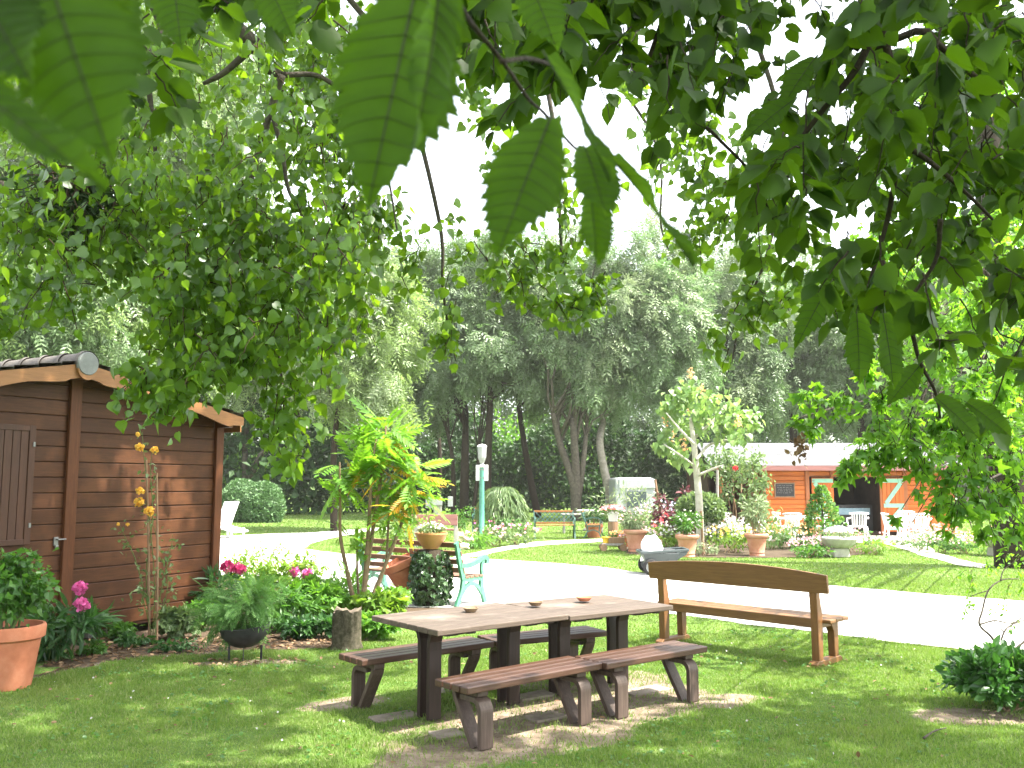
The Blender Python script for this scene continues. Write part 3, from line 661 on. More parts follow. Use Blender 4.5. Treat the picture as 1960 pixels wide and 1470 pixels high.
# low plants along the shed foot
low = [(215, 1222, .55, .45, .22, 'mid_leaf', 'ivy', .07, 300, 'low ivy-like plant left of the rose at the shed foot'), (255, 1238, .5, .4, .16, 'deep_leaf', 'oval', .06, 260, 'dark low leafy plant at the foot of the rose stakes'),
       (340, 1222, .62, .5, .42, 'rose_leaf', 'ivy', .11, 260, 'broad-leaved plant right of the rose stakes by the shed'), (385, 1205, .7, .55, .40, 'mid_leaf', 'oval', .075, 420, 'leafy plant between the shed corner and black bowl'),
       (330, 1246, .75, .3, .14, 'deep_leaf', 'oval', .055, 300, 'creeping ground plant on the soil before the rose'), (175, 1252, .5, .35, .16, 'mid_leaf', 'oval', .055, 240, 'small creeping plant on bare soil beside the peony')]
for a_, b_, w_, d_, h_, mt_, tp_, lf_, n_, lb_ in low:
    q = G(a_, b_); bush('ground_plant', lb_, 'plant', (q.x, q.y), (w_, d_, h_), mt_, tp_, lf_, n_, 14, stems=4, group='low plants along the shed foot', stem_mat='stem_green', z0=.05)
# old barbecue bowl as planter
bb = G(472, 1262); bbq = thing('barbecue_bowl', 'black metal barbecue bowl on three legs used as planter', 'planter', (bb.x, bb.y, 0))
rr_ = .24; prof = [(.0, .115)] + [(rr_ * math.sin(a_), .115 + .20 * (1 - math.cos(a_))) for a_ in np.linspace(.15, 1.5, 10)] + [(rr_ * 1.03, .318), (rr_ * 1.03, .326), (rr_ * .97, .326), (rr_ * .9, .26), (0, .25)]
o = MB().lathe(prof, 40).build('bowl', M['black_metal'], bbq, smooth=True); o.rotation_euler = (0, R(-5), 0)
for an in (200, 275, 340):
    x_, y_ = .17 * math.cos(R(an)), .17 * math.sin(R(an)); MB().box((x_, y_, .075), (.022, .006, .15), Matrix.Rotation(R(an), 3, 'Z')).build('leg', M['black_metal'], bbq)
bush('feathery_plant', 'feathery light green plant spilling from the black barbecue bowl', 'plant', (bb.x - .12, bb.y + .05), (1.15, .85, .62), 'feather', 'fern', .17, 620, 30, stems=10, loc_z=.25, stem_mat='stem_green', up=.5, z0=.0)
sb = G(662, 1241); st = thing('tree_stump', 'short weathered grey tree stump beside the picnic bench', 'stump', (sb.x, sb.y, 0))
n_ = 28; V = []; hs_ = [0, .06, .18, .30, .40]
for hi, z_ in enumerate(hs_):
    for k_ in range(n_):
        a_ = 2 * math.pi * k_ / n_; r_ = .135 * (1.12 - .25 * z_) * (1 + .09 * math.sin(5 * a_ + 1) + .06 * math.sin(11 * a_) + .04 * math.sin(17 * a_ + z_ * 9)) * (1.12 if hi == 0 else 1)
        V.append((r_ * math.cos(a_), r_ * math.sin(a_), z_ + (.018 * math.sin(a_ * 3 + .5) + .014 * math.sin(a_ * 8) if hi == 4 else 0)))
q = MB(); i_ = np.arange(4)[:, None] * n_; j_ = np.arange(n_)[None]; k_ = (np.arange(n_) + 1) % n_
q.add(V, np.stack([i_ + j_, i_ + k_, i_ + n_ + k_, i_ + n_ + j_], -1).reshape(-1, 4)); q.build('stump_bark', M['dead_wood'], st, smooth=True)
q = MB(); q.add(V[-n_:] + [(0, 0, .37)], np.stack([np.arange(n_), k_, np.full(n_, n_)], -1)); q.build('cut_top', M['cut_wood'], st)
# shrubs of the bank behind the bowl
bank = [(415, 1190, .8, .7, .75, 'deep_leaf', 'lance', .15, 420, 'dark peony foliage at the shed corner below magenta blooms', 'magenta', [(436, 1086), (458, 1090)], .085),
        (470, 1160, 1.0, .8, .95, 'lime', 'oval', .070, 800, 'yellow-green shrub with thin upright twigs beside the shed corner', None, [], 0),
        (560, 1160, 1.15, .9, .95, 'lime', 'oval', .08, 800, 'lime green shrub below the pair of pink peony blooms', 'pink', [(563, 1094), (588, 1098)], .075),
        (545, 1205, 1.1, .9, .62, 'mid_leaf', 'lance', .15, 700, 'green peony foliage right behind the black barbecue bowl', None, [], 0),
        (605, 1195, 1.0, .9, .68, 'bright_leaf', 'ivy', .11, 700, 'bright green broad-leaved plant left of the tree stump', None, [], 0),
        (650, 1180, 1.1, .9, .66, 'bright_leaf', 'lance', .14, 640, 'fresh green peony foliage around the yellowing little tree', None, [], 0),
        (732, 1195, .9, .7, .50, 'lime', 'ivy', .12, 620, 'sunlit lime plant between tree stump and ivy pillar', None, [], 0),
        (715, 1225, .8, .4, .36, 'bright_leaf', 'ivy', .12, 320, 'pale-leaved low plant right of the tree stump', None, [], 0),
        (755, 1168, .8, .6, .36, 'bright_leaf', 'oval', .08, 620, 'small leafy shrub at the foot of the ivy pillar', None, [], 0),
        (590, 1222, .9, .45, .30, 'deep_leaf', 'ivy', .10, 360, 'dark low foliage between black bowl and tree stump', None, [], 0)]
for a_, b_, w_, d_, h_, mt_, tp_, lf_, n_, lb_, fm_, fl_, fr_ in bank:
    q = G(a_, b_); bush('border_shrub', lb_, 'shrub', (q.x, q.y), (w_, d_, h_), mt_, tp_, lf_, n_, 26, group='shrubs of the border by the shed', stem_mat='stem_green', flowers=(fm_, [A(u_, v_, q.y - .1) for u_, v_ in fl_], fr_) if fm_ else None, stems=8, outw=.5)
# twiggy upright shrub
q = G(500, 1150); bush('twiggy_shrub', 'sparse upright shrub with yellowish leaf tips before the gravel', 'shrub', (q.x, q.y), (1.5, .7, 1.05), 'lime', 'oval', .055, 620, 26, stems=16, extra=[('yellowing', 110)], up=.5)

# ------------------------------------------------------------------ small multi-stem tree with ferny leaves
tb0 = G(688, 1190); tr = thing('sumac_tree', 'small multi-stemmed tree with ferny green and golden leaves', 'tree', (tb0.x, tb0.y, 0))
Yt = tb0.y; stems_ = [[(686, 1190), (668, 1110), (652, 1030), (651, 960), (650, 885)], [(690, 1190), (700, 1090), (706, 1000), (712, 900), (720, 840)], [(690, 1190), (704, 1080), (722, 960), (736, 870), (738, 815)], [(694, 1190), (722, 1120), (762, 1020), (784, 950), (796, 890)], [(694, 1190), (735, 1090), (744, 990), (748, 930)], [(690, 1185), (684, 1100), (683, 1020)]]
sm = MB(); tips = []
for k_, pp in enumerate(stems_):
    w_ = smooth_path([A(a_, b_, Yt + (.12 * (k_ - 2)) * i_ / 4) for i_, (a_, b_) in enumerate(pp)], 6); sm.tube(w_, [.034 if k_ < 4 else .018, .012], 8); tips.append(w_)
sm.build('trunk', M['stem_brown'], tr, off=tb0)
def rosette(mb_, c, n_, size, el=(R(-35), R(70)), tm='sumac', sz=.25):
    a_ = rs.rand(n_) * 2 * math.pi; e_ = el[0] + (el[1] - el[0]) * rs.rand(n_)
    T = np.stack([np.cos(a_) * np.cos(e_), np.sin(a_) * np.cos(e_), np.sin(e_)], -1)
    Nn = np.stack([-np.cos(a_) * np.sin(e_), -np.sin(a_) * np.sin(e_), np.cos(e_)], -1) + rs.normal(size=(n_, 3)) * .35
    add_leaves(mb_, np.asarray(c) + rs.normal(size=(n_, 3)) * .10, T + rs.normal(size=(n_, 3)) * .2, Nn, size * (1 + sz * rs.normal(size=n_)).clip(.5, 1.5), tm)
cg, cgold = MB(), MB()
for c_, n_, s_, g_ in (((738, 818), 26, .52, 1), ((722, 842), 14, .48, 0), ((735, 860), 14, .45, 2), ((650, 895), 18, .50, 1), ((655, 925), 12, .44, 1), ((796, 893), 20, .46, 4), ((790, 930), 12, .40, 10), ((748, 935), 14, .42, 8), ((745, 900), 8, .38, 6), ((712, 905), 12, .46, 1), ((760, 960), 9, .36, 5), ((683, 1020), 10, .30, 1), ((744, 985), 7, .25, 2), ((655, 1010), 8, .26, 0), ((700, 1010), 7, .28, 1)):
    p_ = A(c_[0], c_[1], Yt + rs.normal() * .1); rosette(cg, p_ - Vector((0, 0, .12)), int(n_ * 1.0), s_ * .80)
    if g_: rosette(cgold, p_ - Vector((0, 0, .05)), g_, s_ * .70, (R(-55), R(15)))
cg.build('foliage', M['sumac'], tr, off=tb0); cgold.build('golden_foliage', M['sumac_gold'], tr, off=tb0)['label'] = 'golden orange lower leaves'

# ------------------------------------------------------------------ ivy pillar, bowl, tilted pot
ib = G(824, 1158); zp = A(824, 1050, ib.y).z; iv = thing('ivy_pillar', 'short post thickly clad in dark glossy ivy beneath an ochre bowl', 'pillar', (ib.x, ib.y, 0))
MB().lathe([(0, 0), (.17, 0), (.165, zp * .5), (.17, zp - .02), (0, zp)], 20).build('post', M['bark_dark'], iv, smooth=True)
n_ = 900; a_ = rs.rand(n_) * 2 * math.pi; zz = rs.rand(n_) * (zp - .03); r_ = .19 + .08 * np.sin(zz / zp * 3.1) + .05 * rs.rand(n_)
P_ = np.stack([np.cos(a_) * r_, np.sin(a_) * r_, zz], -1); O_ = np.stack([np.cos(a_), np.sin(a_), 0 * a_], -1)
q = MB(); add_leaves(q, P_, -O_ * .1 + rs.normal(size=(n_, 3)) * .4 - [0, 0, 1], O_ + rs.normal(size=(n_, 3)) * .75 + [0, 0, .45], .075 * (.7 + .6 * rs.rand(n_)), 'ivy'); q.build('ivy', M['ivy'], iv)
bw = .232
bo = thing('flower_bowl', 'ochre terracotta bowl on top of the ivy pillar', 'bowl', (ib.x, ib.y, zp))
o = MB().lathe([(0, 0), (bw * .5, 0), (bw * .52, .02), (bw * .62, .05), (bw * .9, .14), (bw * .98, .20), (bw * 1.03, .205), (bw * 1.03, .23), (bw * .97, .23), (bw * .9, .19), (0, .18)], 40).build('bowl_body', M['ochre_pot'], bo, smooth=True)
o.data.set_sharp_from_angle(angle=R(40))
bush('bowl_plant', 'small pale flowering plant in the ochre bowl', 'plant', (ib.x, ib.y), (.50, .46, .24), 'rose_leaf', 'oval', .055, 320, 18, stems=5, loc_z=zp + .17, many=[('white_fl', 60, .018)], stem_mat='stem_green')
ob = G(815, 1162) + Vector((-.1, .45, 0)); ob = G(802, 1156); tp = flowerpot('tilted orange terracotta pot leaning behind the ivy pillar', (ob.x - .12, ob.y + .3, .16), .19, .27, .50, soil=False)
tp.rotation_euler = (R(8), R(-24), 0)
# sparse shrub behind the bench, with a small blue tag and white label
q = G(790, 1120); bush('young_shrub', 'sparse young shrub with lime leaf tufts behind the slatted park bench', 'shrub', (q.x, q.y), (1.7, .8, 1.55), 'lime', 'oval', .085, 620, 26, stems=12, up=.4, crad=.22, extra=[('rose_leaf', 260)])
# ------------------------------------------------------------------ picnic tables and benches
def plank(mb_, x0, x1, y, w, z, th): 
    mb_.box(((x0 + x1) / 2, y, z - th / 2), (x1 - x0, w, th))
def make_table(Lx, Wy, h, lname):
    t_ = thing('picnic_table', lname, 'table')
    q = MB(); n_ = 7; w_ = Wy / n_
    for k_ in range(n_): plank(q, .0, Lx, w_ * (k_ + .5), w_ - .004, h, .042)
    top = q.build('tabletop', M['table_wood'], t_, bevel=.007)
    for xb in (.24, Lx - .24):
        b_ = MB(); pts = [(.05, h - .043), (Wy - .05, h - .043), (Wy - .05, h - .062)]
        for k_ in range(1, 12): pts.append((Wy - .05 - (Wy - .1) * k_ / 12, h - .075 - .012 * math.sin(k_ * 2.1)))
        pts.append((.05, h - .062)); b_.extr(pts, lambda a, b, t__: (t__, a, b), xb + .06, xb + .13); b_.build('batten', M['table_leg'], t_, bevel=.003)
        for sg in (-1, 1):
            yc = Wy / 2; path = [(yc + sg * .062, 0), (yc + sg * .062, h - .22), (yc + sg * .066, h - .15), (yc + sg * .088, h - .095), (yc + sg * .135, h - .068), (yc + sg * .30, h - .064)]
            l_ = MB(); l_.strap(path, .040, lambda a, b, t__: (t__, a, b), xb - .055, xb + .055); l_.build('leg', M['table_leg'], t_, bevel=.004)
    return t_
def make_bench(Lx, Wy, h, lname):
    t_ = thing('picnic_bench', lname, 'bench')
    q = MB(); n_ = 4; w_ = Wy / n_
    for k_ in range(n_): plank(q, 0, Lx, w_ * (k_ + .5), w_ - .014, h, .048)
    q.build('seat', M['seat_wood'], t_, bevel=.008)
    for xb in (.17, Lx - .17):
        b_ = MB(); b_.box((xb, Wy / 2 + .01, h - .070), (.095, Wy - .09, .040)); b_.build('batten', M['bench_leg'], t_, bevel=.006)
        path = [(.030, 0), (.030, h - .21)] + [(.03 + .075 * (1 - math.cos(q_)), h - .185 + .075 * math.sin(q_)) for q_ in np.linspace(.0, math.pi / 2, 9)] + [(.24, h - .110)]
        l_ = MB(); l_.strap(path, .036, lambda a, b, t__: (t__, a, b), xb - .055, xb + .055); l_.build('leg', M['bench_leg'], t_, bevel=.004)
        l_ = MB(); l_.strap([(Wy - .06, h - .09), (Wy - .075, h - .13), (.125, .01), (.11, -.01)], .036, lambda a, b, t__: (t__, a, b), xb - .05, xb + .05); l_.build('leg', M['bench_leg'], t_, bevel=.004)
    return t_
TZ = .72; Nn_ = G(838, 1207, TZ); Jn = G(1090, 1176, TZ); Rn = G(1285, 1156, TZ)
d1 = Jn - Nn_; a1 = math.atan2(d1.y, d1.x); d2 = Rn - Jn; a2 = math.atan2(d2.y, d2.x)
tA = make_table(d1.length - .006, .925, TZ, 'dark wooden picnic table nearest the shed with two clay ashtrays'); tA.location = (Nn_.x, Nn_.y, 0); tA.rotation_euler.z = a1
tB = make_table(d2.length + .02, .925, TZ - .012, 'dark wooden picnic table nearest the honey-coloured bench'); tB.location = (Jn.x + .004, Jn.y - .004, 0); tB.rotation_euler.z = a2
for o in (tA, tB): o['group'] = 'joined picnic tables'
SZ = .42; bN = G(896, 1317, SZ); bR = G(1157, 1268, SZ); b2N = G(1163, 1270, SZ); b2R = G(1356, 1237, SZ)
d = bR - bN; bA = make_bench(d.length - .012, .38, SZ, 'dark slatted picnic bench nearest the camera'); bA.location = (bN.x, bN.y, 0); bA.rotation_euler.z = math.atan2(d.y, d.x); bA['group'] = 'picnic benches'
d = b2R - b2N; bB = make_bench(d.length, .38, SZ, 'dark slatted picnic bench in front with its end towards the honey-coloured bench'); bB.location = (b2N.x, b2N.y, 0); bB.rotation_euler.z = math.atan2(d.y, d.x); bB['group'] = 'picnic benches'
# far benches stand turned round: legs on the outside
kL = G(656, 1249, SZ); kN = G(702, 1263, SZ); kR = G(948, 1228, SZ); kR2 = G(1150, 1209, SZ)
d = kR - kN; bC = copy_tree(bA); ang = math.atan2(d.y, d.x); place(bC, (kR.x - math.sin(ang) * .38, kR.y + math.cos(ang) * .38, 0), 0, 'dark slatted picnic bench behind the table, nearest the tree stump'); 
bC.location = (kN.x + math.cos(ang) * d.length - math.sin(ang) * .38, kN.y + math.sin(ang) * d.length + math.cos(ang) * .38, 0); bC.rotation_euler.z = ang + math.pi
d = kR2 - kR; ang = math.atan2(d.y, d.x); bD = copy_tree(bB); Lb = (b2R - b2N).length
place(bD, (kR.x + .01 + math.cos(ang) * Lb - math.sin(ang) * .38, kR.y + math.sin(ang) * Lb + math.cos(ang) * .38, 0), ang + math.pi, 'dark slatted picnic bench behind the table, its far end beside the road')
def ashtray(px_, py_, lb, mat, r_=.062):
    p = G(px_, py_, TZ + .002); t_ = MB().lathe([(0, 0), (r_ * .62, 0), (r_ * .9, .022), (r_, .032), (r_ * .94, .034), (r_ * .62, .012), (0, .010)], 28).build('ashtray', mat, smooth=True); t_.location = p; tag(t_, lb, 'ashtray', 'ashtrays on the picnic tables'); t_.data.set_sharp_from_angle(angle=R(35))
ashtray(901, 1171, 'brown clay ashtray on the table nearest the shed', M['stem_brown']); ashtray(1025, 1159, 'small brown clay ashtray in the middle of the tables', M['stem_brown']); ashtray(1118, 1150, 'reddish clay ashtray on the table nearest the honey bench', M['terracotta'], .07)
for k_, (a_, b_, w_, h_, r_, lb) in enumerate(((755, 1372, .42, .2, .62, 'flat stone slab beside the left leg of the table'), (855, 1405, .26, .2, .5, 'flat stone slab near the foot of the closest bench'), (865, 1320, .5, .22, .6, 'pale stone slab under the middle of the table'), (1020, 1332, .42, .2, .62, 'stone slab between the table legs'), (1045, 1372, .35, .2, .6, 'worn stone slab behind the closest bench'), (1235, 1322, .5, .22, .6, 'pale stone slab under the right bench'))):
    p = G(a_, b_); o = MB().box((0, 0, -.008), (w_ * .85, h_ * .9, .04)).build('paving_slab', M['paver'], bevel=.008); o.location = p; o.rotation_euler.z = r_; tag(o, lb, 'paving slab', 'stone slabs under the tables')

# ------------------------------------------------------------------ honey-coloured bench by the road
f1 = G(1566, 1276); f2 = G(1272, 1232); d = f1 - f2; ln = d.length; hb_ = thing('garden_bench', 'honey-coloured wooden bench with curved backrest facing the road', 'bench', (f2.x, f2.y, 0), math.atan2(d.y, d.x))
hz_ = A(1535, 1122, f1.y).z
# local x along the bench, local +y towards the road (seat side)
bk = MB(); n_ = 28; x0, x1 = -.14, ln + .16; bh = .24; cz = .72; 
V = []
for y_ in (-.075, -.035):
    for i_ in range(n_ + 1):
        x_ = x0 + (x1 - x0) * i_ / n_; s_ = 1 - ((i_ / n_ - .5) * 2) ** 2; V.append((x_, y_ - .00, cz - .02 + .0 * s_)); 
    for i_ in range(n_ + 1):
        x_ = x0 + (x1 - x0) * i_ / n_; s_ = 1 - ((i_ / n_ - .5) * 2) ** 2; V.append((x_, y_ - .02, cz + .155 + .06 * s_))
mm = n_ + 1; i_ = np.arange(n_)
bk.add(V, [np.stack([i_, i_ + 1, i_ + 1 + mm, i_ + mm], -1), np.stack([i_ + 2 * mm, i_ + 3 * mm, i_ + 1 + 3 * mm, i_ + 1 + 2 * mm], -1), np.stack([i_ + mm, i_ + 1 + mm, i_ + 1 + 3 * mm, i_ + 3 * mm], -1), np.stack([i_ + 2 * mm, i_ + 1 + 2 * mm, i_ + 1, i_], -1), np.array([[0, mm, 3 * mm, 2 * mm], [n_, n_ + 2 * mm, n_ + 3 * mm, n_ + mm]])])
bk.build('backrest', M['honey'], hb_, bevel=.006)
se = MB()
for k_ in range(3): plank(se, -.12, ln + .12, .11 + .135 * k_, .128, .44, .035)
se.build('seat', M['honey'], hb_, bevel=.007)
rl_ = MB(); rl_.box((ln / 2, .06, .385), (ln - .08, .028, .07)); rl_.build('seat_rail', M['honey'], hb_, bevel=.004)
for x_ in (.0, ln):
    p_ = MB(); pr = [(-.045, .05), (.045, .05), (.055, .46), (-.03, .86), (-.085, .86), (-.075, .83), (-.05, .5)]
    p_.extr(pr, lambda a, b, t__: (t__, a, b), x_ - .038, x_ + .038); p_.build('post', M['honey_v'], hb_, bevel=.006)
    p_ = MB(); p_.extr([(.30, .06), (.38, .06), (.39, .40), (.22, .40), (.29, .30)], lambda a, b, t__: (t__, a, b), x_ - .036, x_ + .036); p_.build('leg', M['honey_v'], hb_, bevel=.006)
    p_ = MB(); p_.extr([(-.11, 0), (.44, 0), (.44, .035), (.40, .06), (-.07, .06), (-.11, .035)], lambda a, b, t__: (t__, a, b), x_ - .045, x_ + .045); p_.build('foot', M['honey'], hb_, bevel=.006)
    p_ = MB(); p_.box((x_, .22, .40 - .02), (.06, .34, .045)); p_.build('bearer', M['honey'], hb_, bevel=.005)

# ------------------------------------------------------------------ park bench with green iron ends
e0 = G(886, 1160); e1 = Vector((e0.x - .80 * 2.0, e0.y + .60 * 2.0, 0)); d = e0 - e1; ln = d.length
pkb = thing('park_bench', 'park bench with mint green iron ends and brown slats', 'bench', (e1.x, e1.y, 0), math.atan2(d.y, d.x))
def iron_end(x_):
    q = MB(); ex = lambda a, b, t__: (t__, a, b)
    q.strap(smooth_path([(-.16, .90, 0), (-.13, .84, 0), (-.09, .66, 0), (-.02, .44, 0), (.0, .36, 0)], 5)[:, :2], .075, ex, x_ - .022, x_ + .022)
    q.strap(smooth_path([(-.07, .58, 0), (.10, .56, 0), (.30, .60, 0), (.46, .66, 0), (.54, .62, 0), (.53, .56, 0)], 5)[:, :2], .065, ex, x_ - .03, x_ + .03)
    q.strap(smooth_path([(.46, .64, 0), (.42, .52, 0), (.43, .42, 0), (.40, .34, 0)], 5)[:, :2], .058, ex, x_ - .02, x_ + .02)
    q.strap(smooth_path([(.0, .38, 0), (.14, .36, 0), (.28, .37, 0), (.41, .36, 0)], 4)[:, :2], .07, ex, x_ - .02, x_ + .02)
    q.strap(smooth_path([(.0, .37, 0), (-.03, .22, 0), (-.10, .08, 0), (-.14, 0, 0)], 5)[:, :2], .07, ex, x_ - .022, x_ + .022)
    q.strap(smooth_path([(.41, .36, 0), (.42, .22, 0), (.47, .08, 0), (.50, 0, 0)], 5)[:, :2], .07, ex, x_ - .022, x_ + .022)
    q.strap(smooth_path([(-.06, .14, 0), (.06, .26, 0), (.18, .30, 0), (.31, .26, 0), (.43, .14, 0)], 5)[:, :2], .055, ex, x_ - .018, x_ + .018)
    q.build('iron_end', M['green_metal'], pkb, bevel=.005)
iron_end(.0); iron_end(ln)
for k_ in range(4):
    u_ = k_ / 3; MB().beam((-.03, -.04 - .10 * u_ + .035, .50 + .36 * u_), (ln + .03, -.04 - .10 * u_ + .035, .50 + .36 * u_), .025, .075, (0, -.28, 1)).build('back_slat', M['slat'], pkb, bevel=.004)
for k_ in range(4): MB().box((ln / 2, .07 + .105 * k_, .40), (ln + .06, .085, .03)).build('seat_slat', M['slat'], pkb, bevel=.004)
# a dead stick on the lawn
s0 = G(1768, 1413, .015); s1 = G(1812, 1393, .012); o = MB().tube(smooth_path([s0, (s0 + s1) / 2 + Vector((0, .02, .006)), s1], 5), [.009, .004], 7).build('fallen_stick', M['bark'], smooth=True); tag(o, 'short dry stick lying on the shaded lawn', 'stick')
# ------------------------------------------------------------------ chalet across the road
WY = 30.0; wl = A(1457, 900, WY).x; wr = A(1822, 900, WY).x; ez = A(1600, 890, WY).z
ch = thing('wooden_chalet', 'orange plank chalet with pale roof and mint-braced doors across the road', 'chalet', (wl, WY, 0)); LW = wr - wl
def cx(px_): return A(px_, 950, WY).x - wl
def czz(py_): return A(1600, py_, WY).z
op0, op1 = cx(1592), cx(1682); dl = cx(1549); dr = cx(1729)
q = MB(); z = .12; ph = .155
while z < ez - .02:
    zt = min(z + ph, ez)
    for a_, b_ in ((0, dl), (dr, LW)) + (((dl, dr),) if z > ez - .40 else ()):
        q.extr([(0, z + .012), (-.022, z + .006), (-.026, z + .02), (-.026, zt - .018), (-.012, zt - .004), (0, zt)], lambda a, b, t__: (t__, a, b), a_, b_)
    z = zt
q.build('wall', M['orange_wall'], ch)
q = MB(); q.box((dl / 2, .06, ez / 2), (dl, .1, ez)); q.box(((dr + LW) / 2, .06, ez / 2), (LW - dr, .1, ez)); q.box(((dl + dr) / 2, .06, ez - .2), (dr - dl, .1, .4)); q.box((.05, 2, ez / 2), (.1, 3.9, ez)); q.box((LW - .05, 2, ez / 2), (.1, 3.9, ez)); q.box((LW / 2, 3.95, ez / 2), (LW, .1, ez)); q.build('backing_wall', M['brown_post'], ch)
q = MB(); q.box(((dl + dr) / 2, 3.0, ez / 2), (dr - dl + 1.2, .05, ez)); q.box(((dl + dr) / 2, 1.6, .06), (dr - dl, 3.0, .1)); q.box((op0 - .02, 1.5, ez / 2), (.05, 2.8, ez)); q.box((op1 + .3, 1.5, ez / 2), (.05, 2.8, ez)); q.build('interior', M['dark_inside'], ch)
q = MB(); q.box(((op0 + op1) / 2 + .25, 1.2, .55), (op1 - op0 - .2, .5, .9)); q.build('counter', M['cart_dark'], ch, bevel=.01)
MB().box(((op0 + op1) / 2 + .3, .93, .78), (op1 - op0 - .5, .03, .22)).build('counter_panel', M['tag_blue'], ch)
for x_ in (.06, dl - .07, dr + .05, LW - .06, op0, op1 + .08): MB().box((x_, -.05, ez / 2), (.13 if x_ not in (op0,) else .09, .06, ez - .05)).build('post', M['brown_post'], ch, bevel=.008)
def zdoor(x0, x1, flip):
    w_ = x1 - x0; t0, t1 = .15, ez - .42
    q = MB(); n_ = max(4, int(w_ / .12))
    for k_ in range(n_): q.box((x0 + w_ * (k_ + .5) / n_, -.09, (t0 + t1) / 2), (w_ / n_ - .008, .03, t1 - t0))
    dd = q.build('door', M['orange_door'], ch, bevel=.004)
    b_ = MB(); zs = [t1 - .10, (t0 + t1) / 2 - .03, t0 + .12]
    for z_ in zs: b_.box(((x0 + x1) / 2, -.118, z_), (w_ - .04, .025, .13))
    for za, zb in ((zs[0] - .075, zs[1] + .075), (zs[1] - .075, zs[2] + .075)):
        xa, xb = (x0 + .10, x1 - .10) if not flip else (x1 - .10, x0 + .10)
        b_.beam((xa, -.117, za), (xb, -.117, zb), .024, .12, (0, 0, 1)) if False else b_.beam((xa, -.119, za), (xb, -.119, zb), .13, .022, (0, -1, 0))
    b_.build('brace', M['mint'], dd)
    for z_ in (zs[0], zs[2]): MB().box((x0 + .05 if not flip else x1 - .05, -.14, z_), (.09, .012, .04)).build('hinge', M['iron'], dd)
zdoor(cx(1552), cx(1594), False); zdoor(cx(1687), cx(1728), True)
# roof: pale sheet, broad front slope, running on over the porch at the left
rl0 = A(1345, 850, WY + 1.8).x - wl - .2; rz0 = ez + .02; rz1 = A(1600, 848, WY + 2.0).z
q = MB(); q.extr([(-.45, rz0 - .08), (2.0, rz1), (4.5, rz0 - .08), (4.5, rz0 - .13), (2.0, rz1 - .06), (-.45, rz0 - .13)], lambda a, b, t__: (t__, a, b), rl0, LW + .3); rf2 = q.build('roof', M['roof_white'], ch)
q = MB()
for k_ in range(9):
    u_ = (k_ + .5) / 9; q.box((( rl0 + LW + .3) / 2, -.45 + 2.45 * u_, rz0 - .08 + (rz1 - rz0 + .08) * u_ + .006), (LW + .28 - rl0, .025, .012), Matrix.Rotation(math.atan2(rz1 - rz0 + .08, 2.45), 3, 'X'))
for x_ in np.linspace(rl0 + 1.2, LW - .5, 5): q.beam((x_, -.44, rz0 - .066), (x_ + .55, 1.98, rz1 + .012), .02, .012)
q.build('roof_seam', M['mortar'], rf2)
MB().box(((rl0 + LW) / 2, -.47, rz0 - .13), (LW - rl0 + .3, .03, .16)).build('fascia', M['mauve_wood'], ch)
for x_ in (rl0 + .35, rl0 + 1.5): MB().box((x_, -.2, (ez - .1) / 2), (.11, .11, ez - .15)).build('porch_post', M['brown_post'], ch, bevel=.006)
q = MB(); q.box((rl0 / 2, 3.8, ez / 2), (-rl0, .06, ez)); q.box((rl0 + .1, 2.2, ez / 2), (.06, 3.2, ez)); q.build('porch_wall', M['dark_inside'], ch)
# blackboard sign with chalk lines on the wall
b0, b1 = cx(1483), cx(1520); t1_, t0_ = czz(925), czz(951); sgn = thing('menu_board', 'dark chalk notice board hung on the orange chalet wall', 'sign', (wl + (b0 + b1) / 2, WY - .03, (t0_ + t1_) / 2)); w_, h_ = b1 - b0, t1_ - t0_
MB().box((0, -.015, 0), (w_, .03, h_)).build('board', M['blackboard'], sgn, bevel=.004)
q = MB()
for s_ in (-1, 1): q.box((s_ * w_ / 2, -.02, 0), (.03, .05, h_ + .06)); q.box((0, -.02, s_ * h_ / 2), (w_ - .03, .045, .03))
q.build('frame', M['stake'], sgn)
q = MB(); r_ = random.Random(4)
for k_ in range(5):
    z_ = h_ / 2 - .08 - k_ * (h_ - .14) / 5.2; x_ = -w_ / 2 + .06 + r_.random() * .06
    while x_ < w_ / 2 - .1:
        l_ = .03 + r_.random() * .07
        q.box((x_ + l_ / 2, -.0325, z_ + r_.random() * .008), (l_, .004, .010 + .010 * r_.random())); x_ += l_ + .02 + r_.random() * .02
q.build('chalk_writing', M['chalk'], sgn)
# white plastic garden chairs and tables
def make_chair():
    t_ = thing('plastic_chair', 'white plastic armchair', 'chair'); P_ = M['white_plastic']
    MB().box((0, 0, .42), (.46, .44, .03)).build('seat', P_, t_, bevel=.012)
    for sx in (-1, 1):
        for sy in (-1, 1): MB().beam((sx * .25, sy * .24, 0), (sx * .21, sy * .19, .42), .05, .045).build('leg', P_, t_, bevel=.008)
        q = MB(); q.tube(smooth_path([(sx * .25, -.24, .42), (sx * .27, -.23, .62), (sx * .28, -.1, .66), (sx * .27, .16, .67), (sx * .25, .24, .70)], 4), .024, 8); q.build('armrest', P_, t_, smooth=True)
    q = MB(); a_ = np.linspace(R(15), R(165), 13)
    for k_ in range(7):
        an = R(35 + k_ * 110 / 6); x_, y_ = -.25 * math.cos(an) * 1.0, .10 + .16 * math.sin(an); q.beam((x_ * .9, y_ - .02, .43), (x_, y_ + .06, .82), .035, .016, (math.cos(an), -math.sin(an), 0))
    q.tube([(-.27 * math.cos(t__), .14 + .18 * math.sin(t__), .80 + .035 * math.sin(t__)) for t__ in a_], .028, 8); q.build('backrest', P_, t_, smooth=False)
    return t_
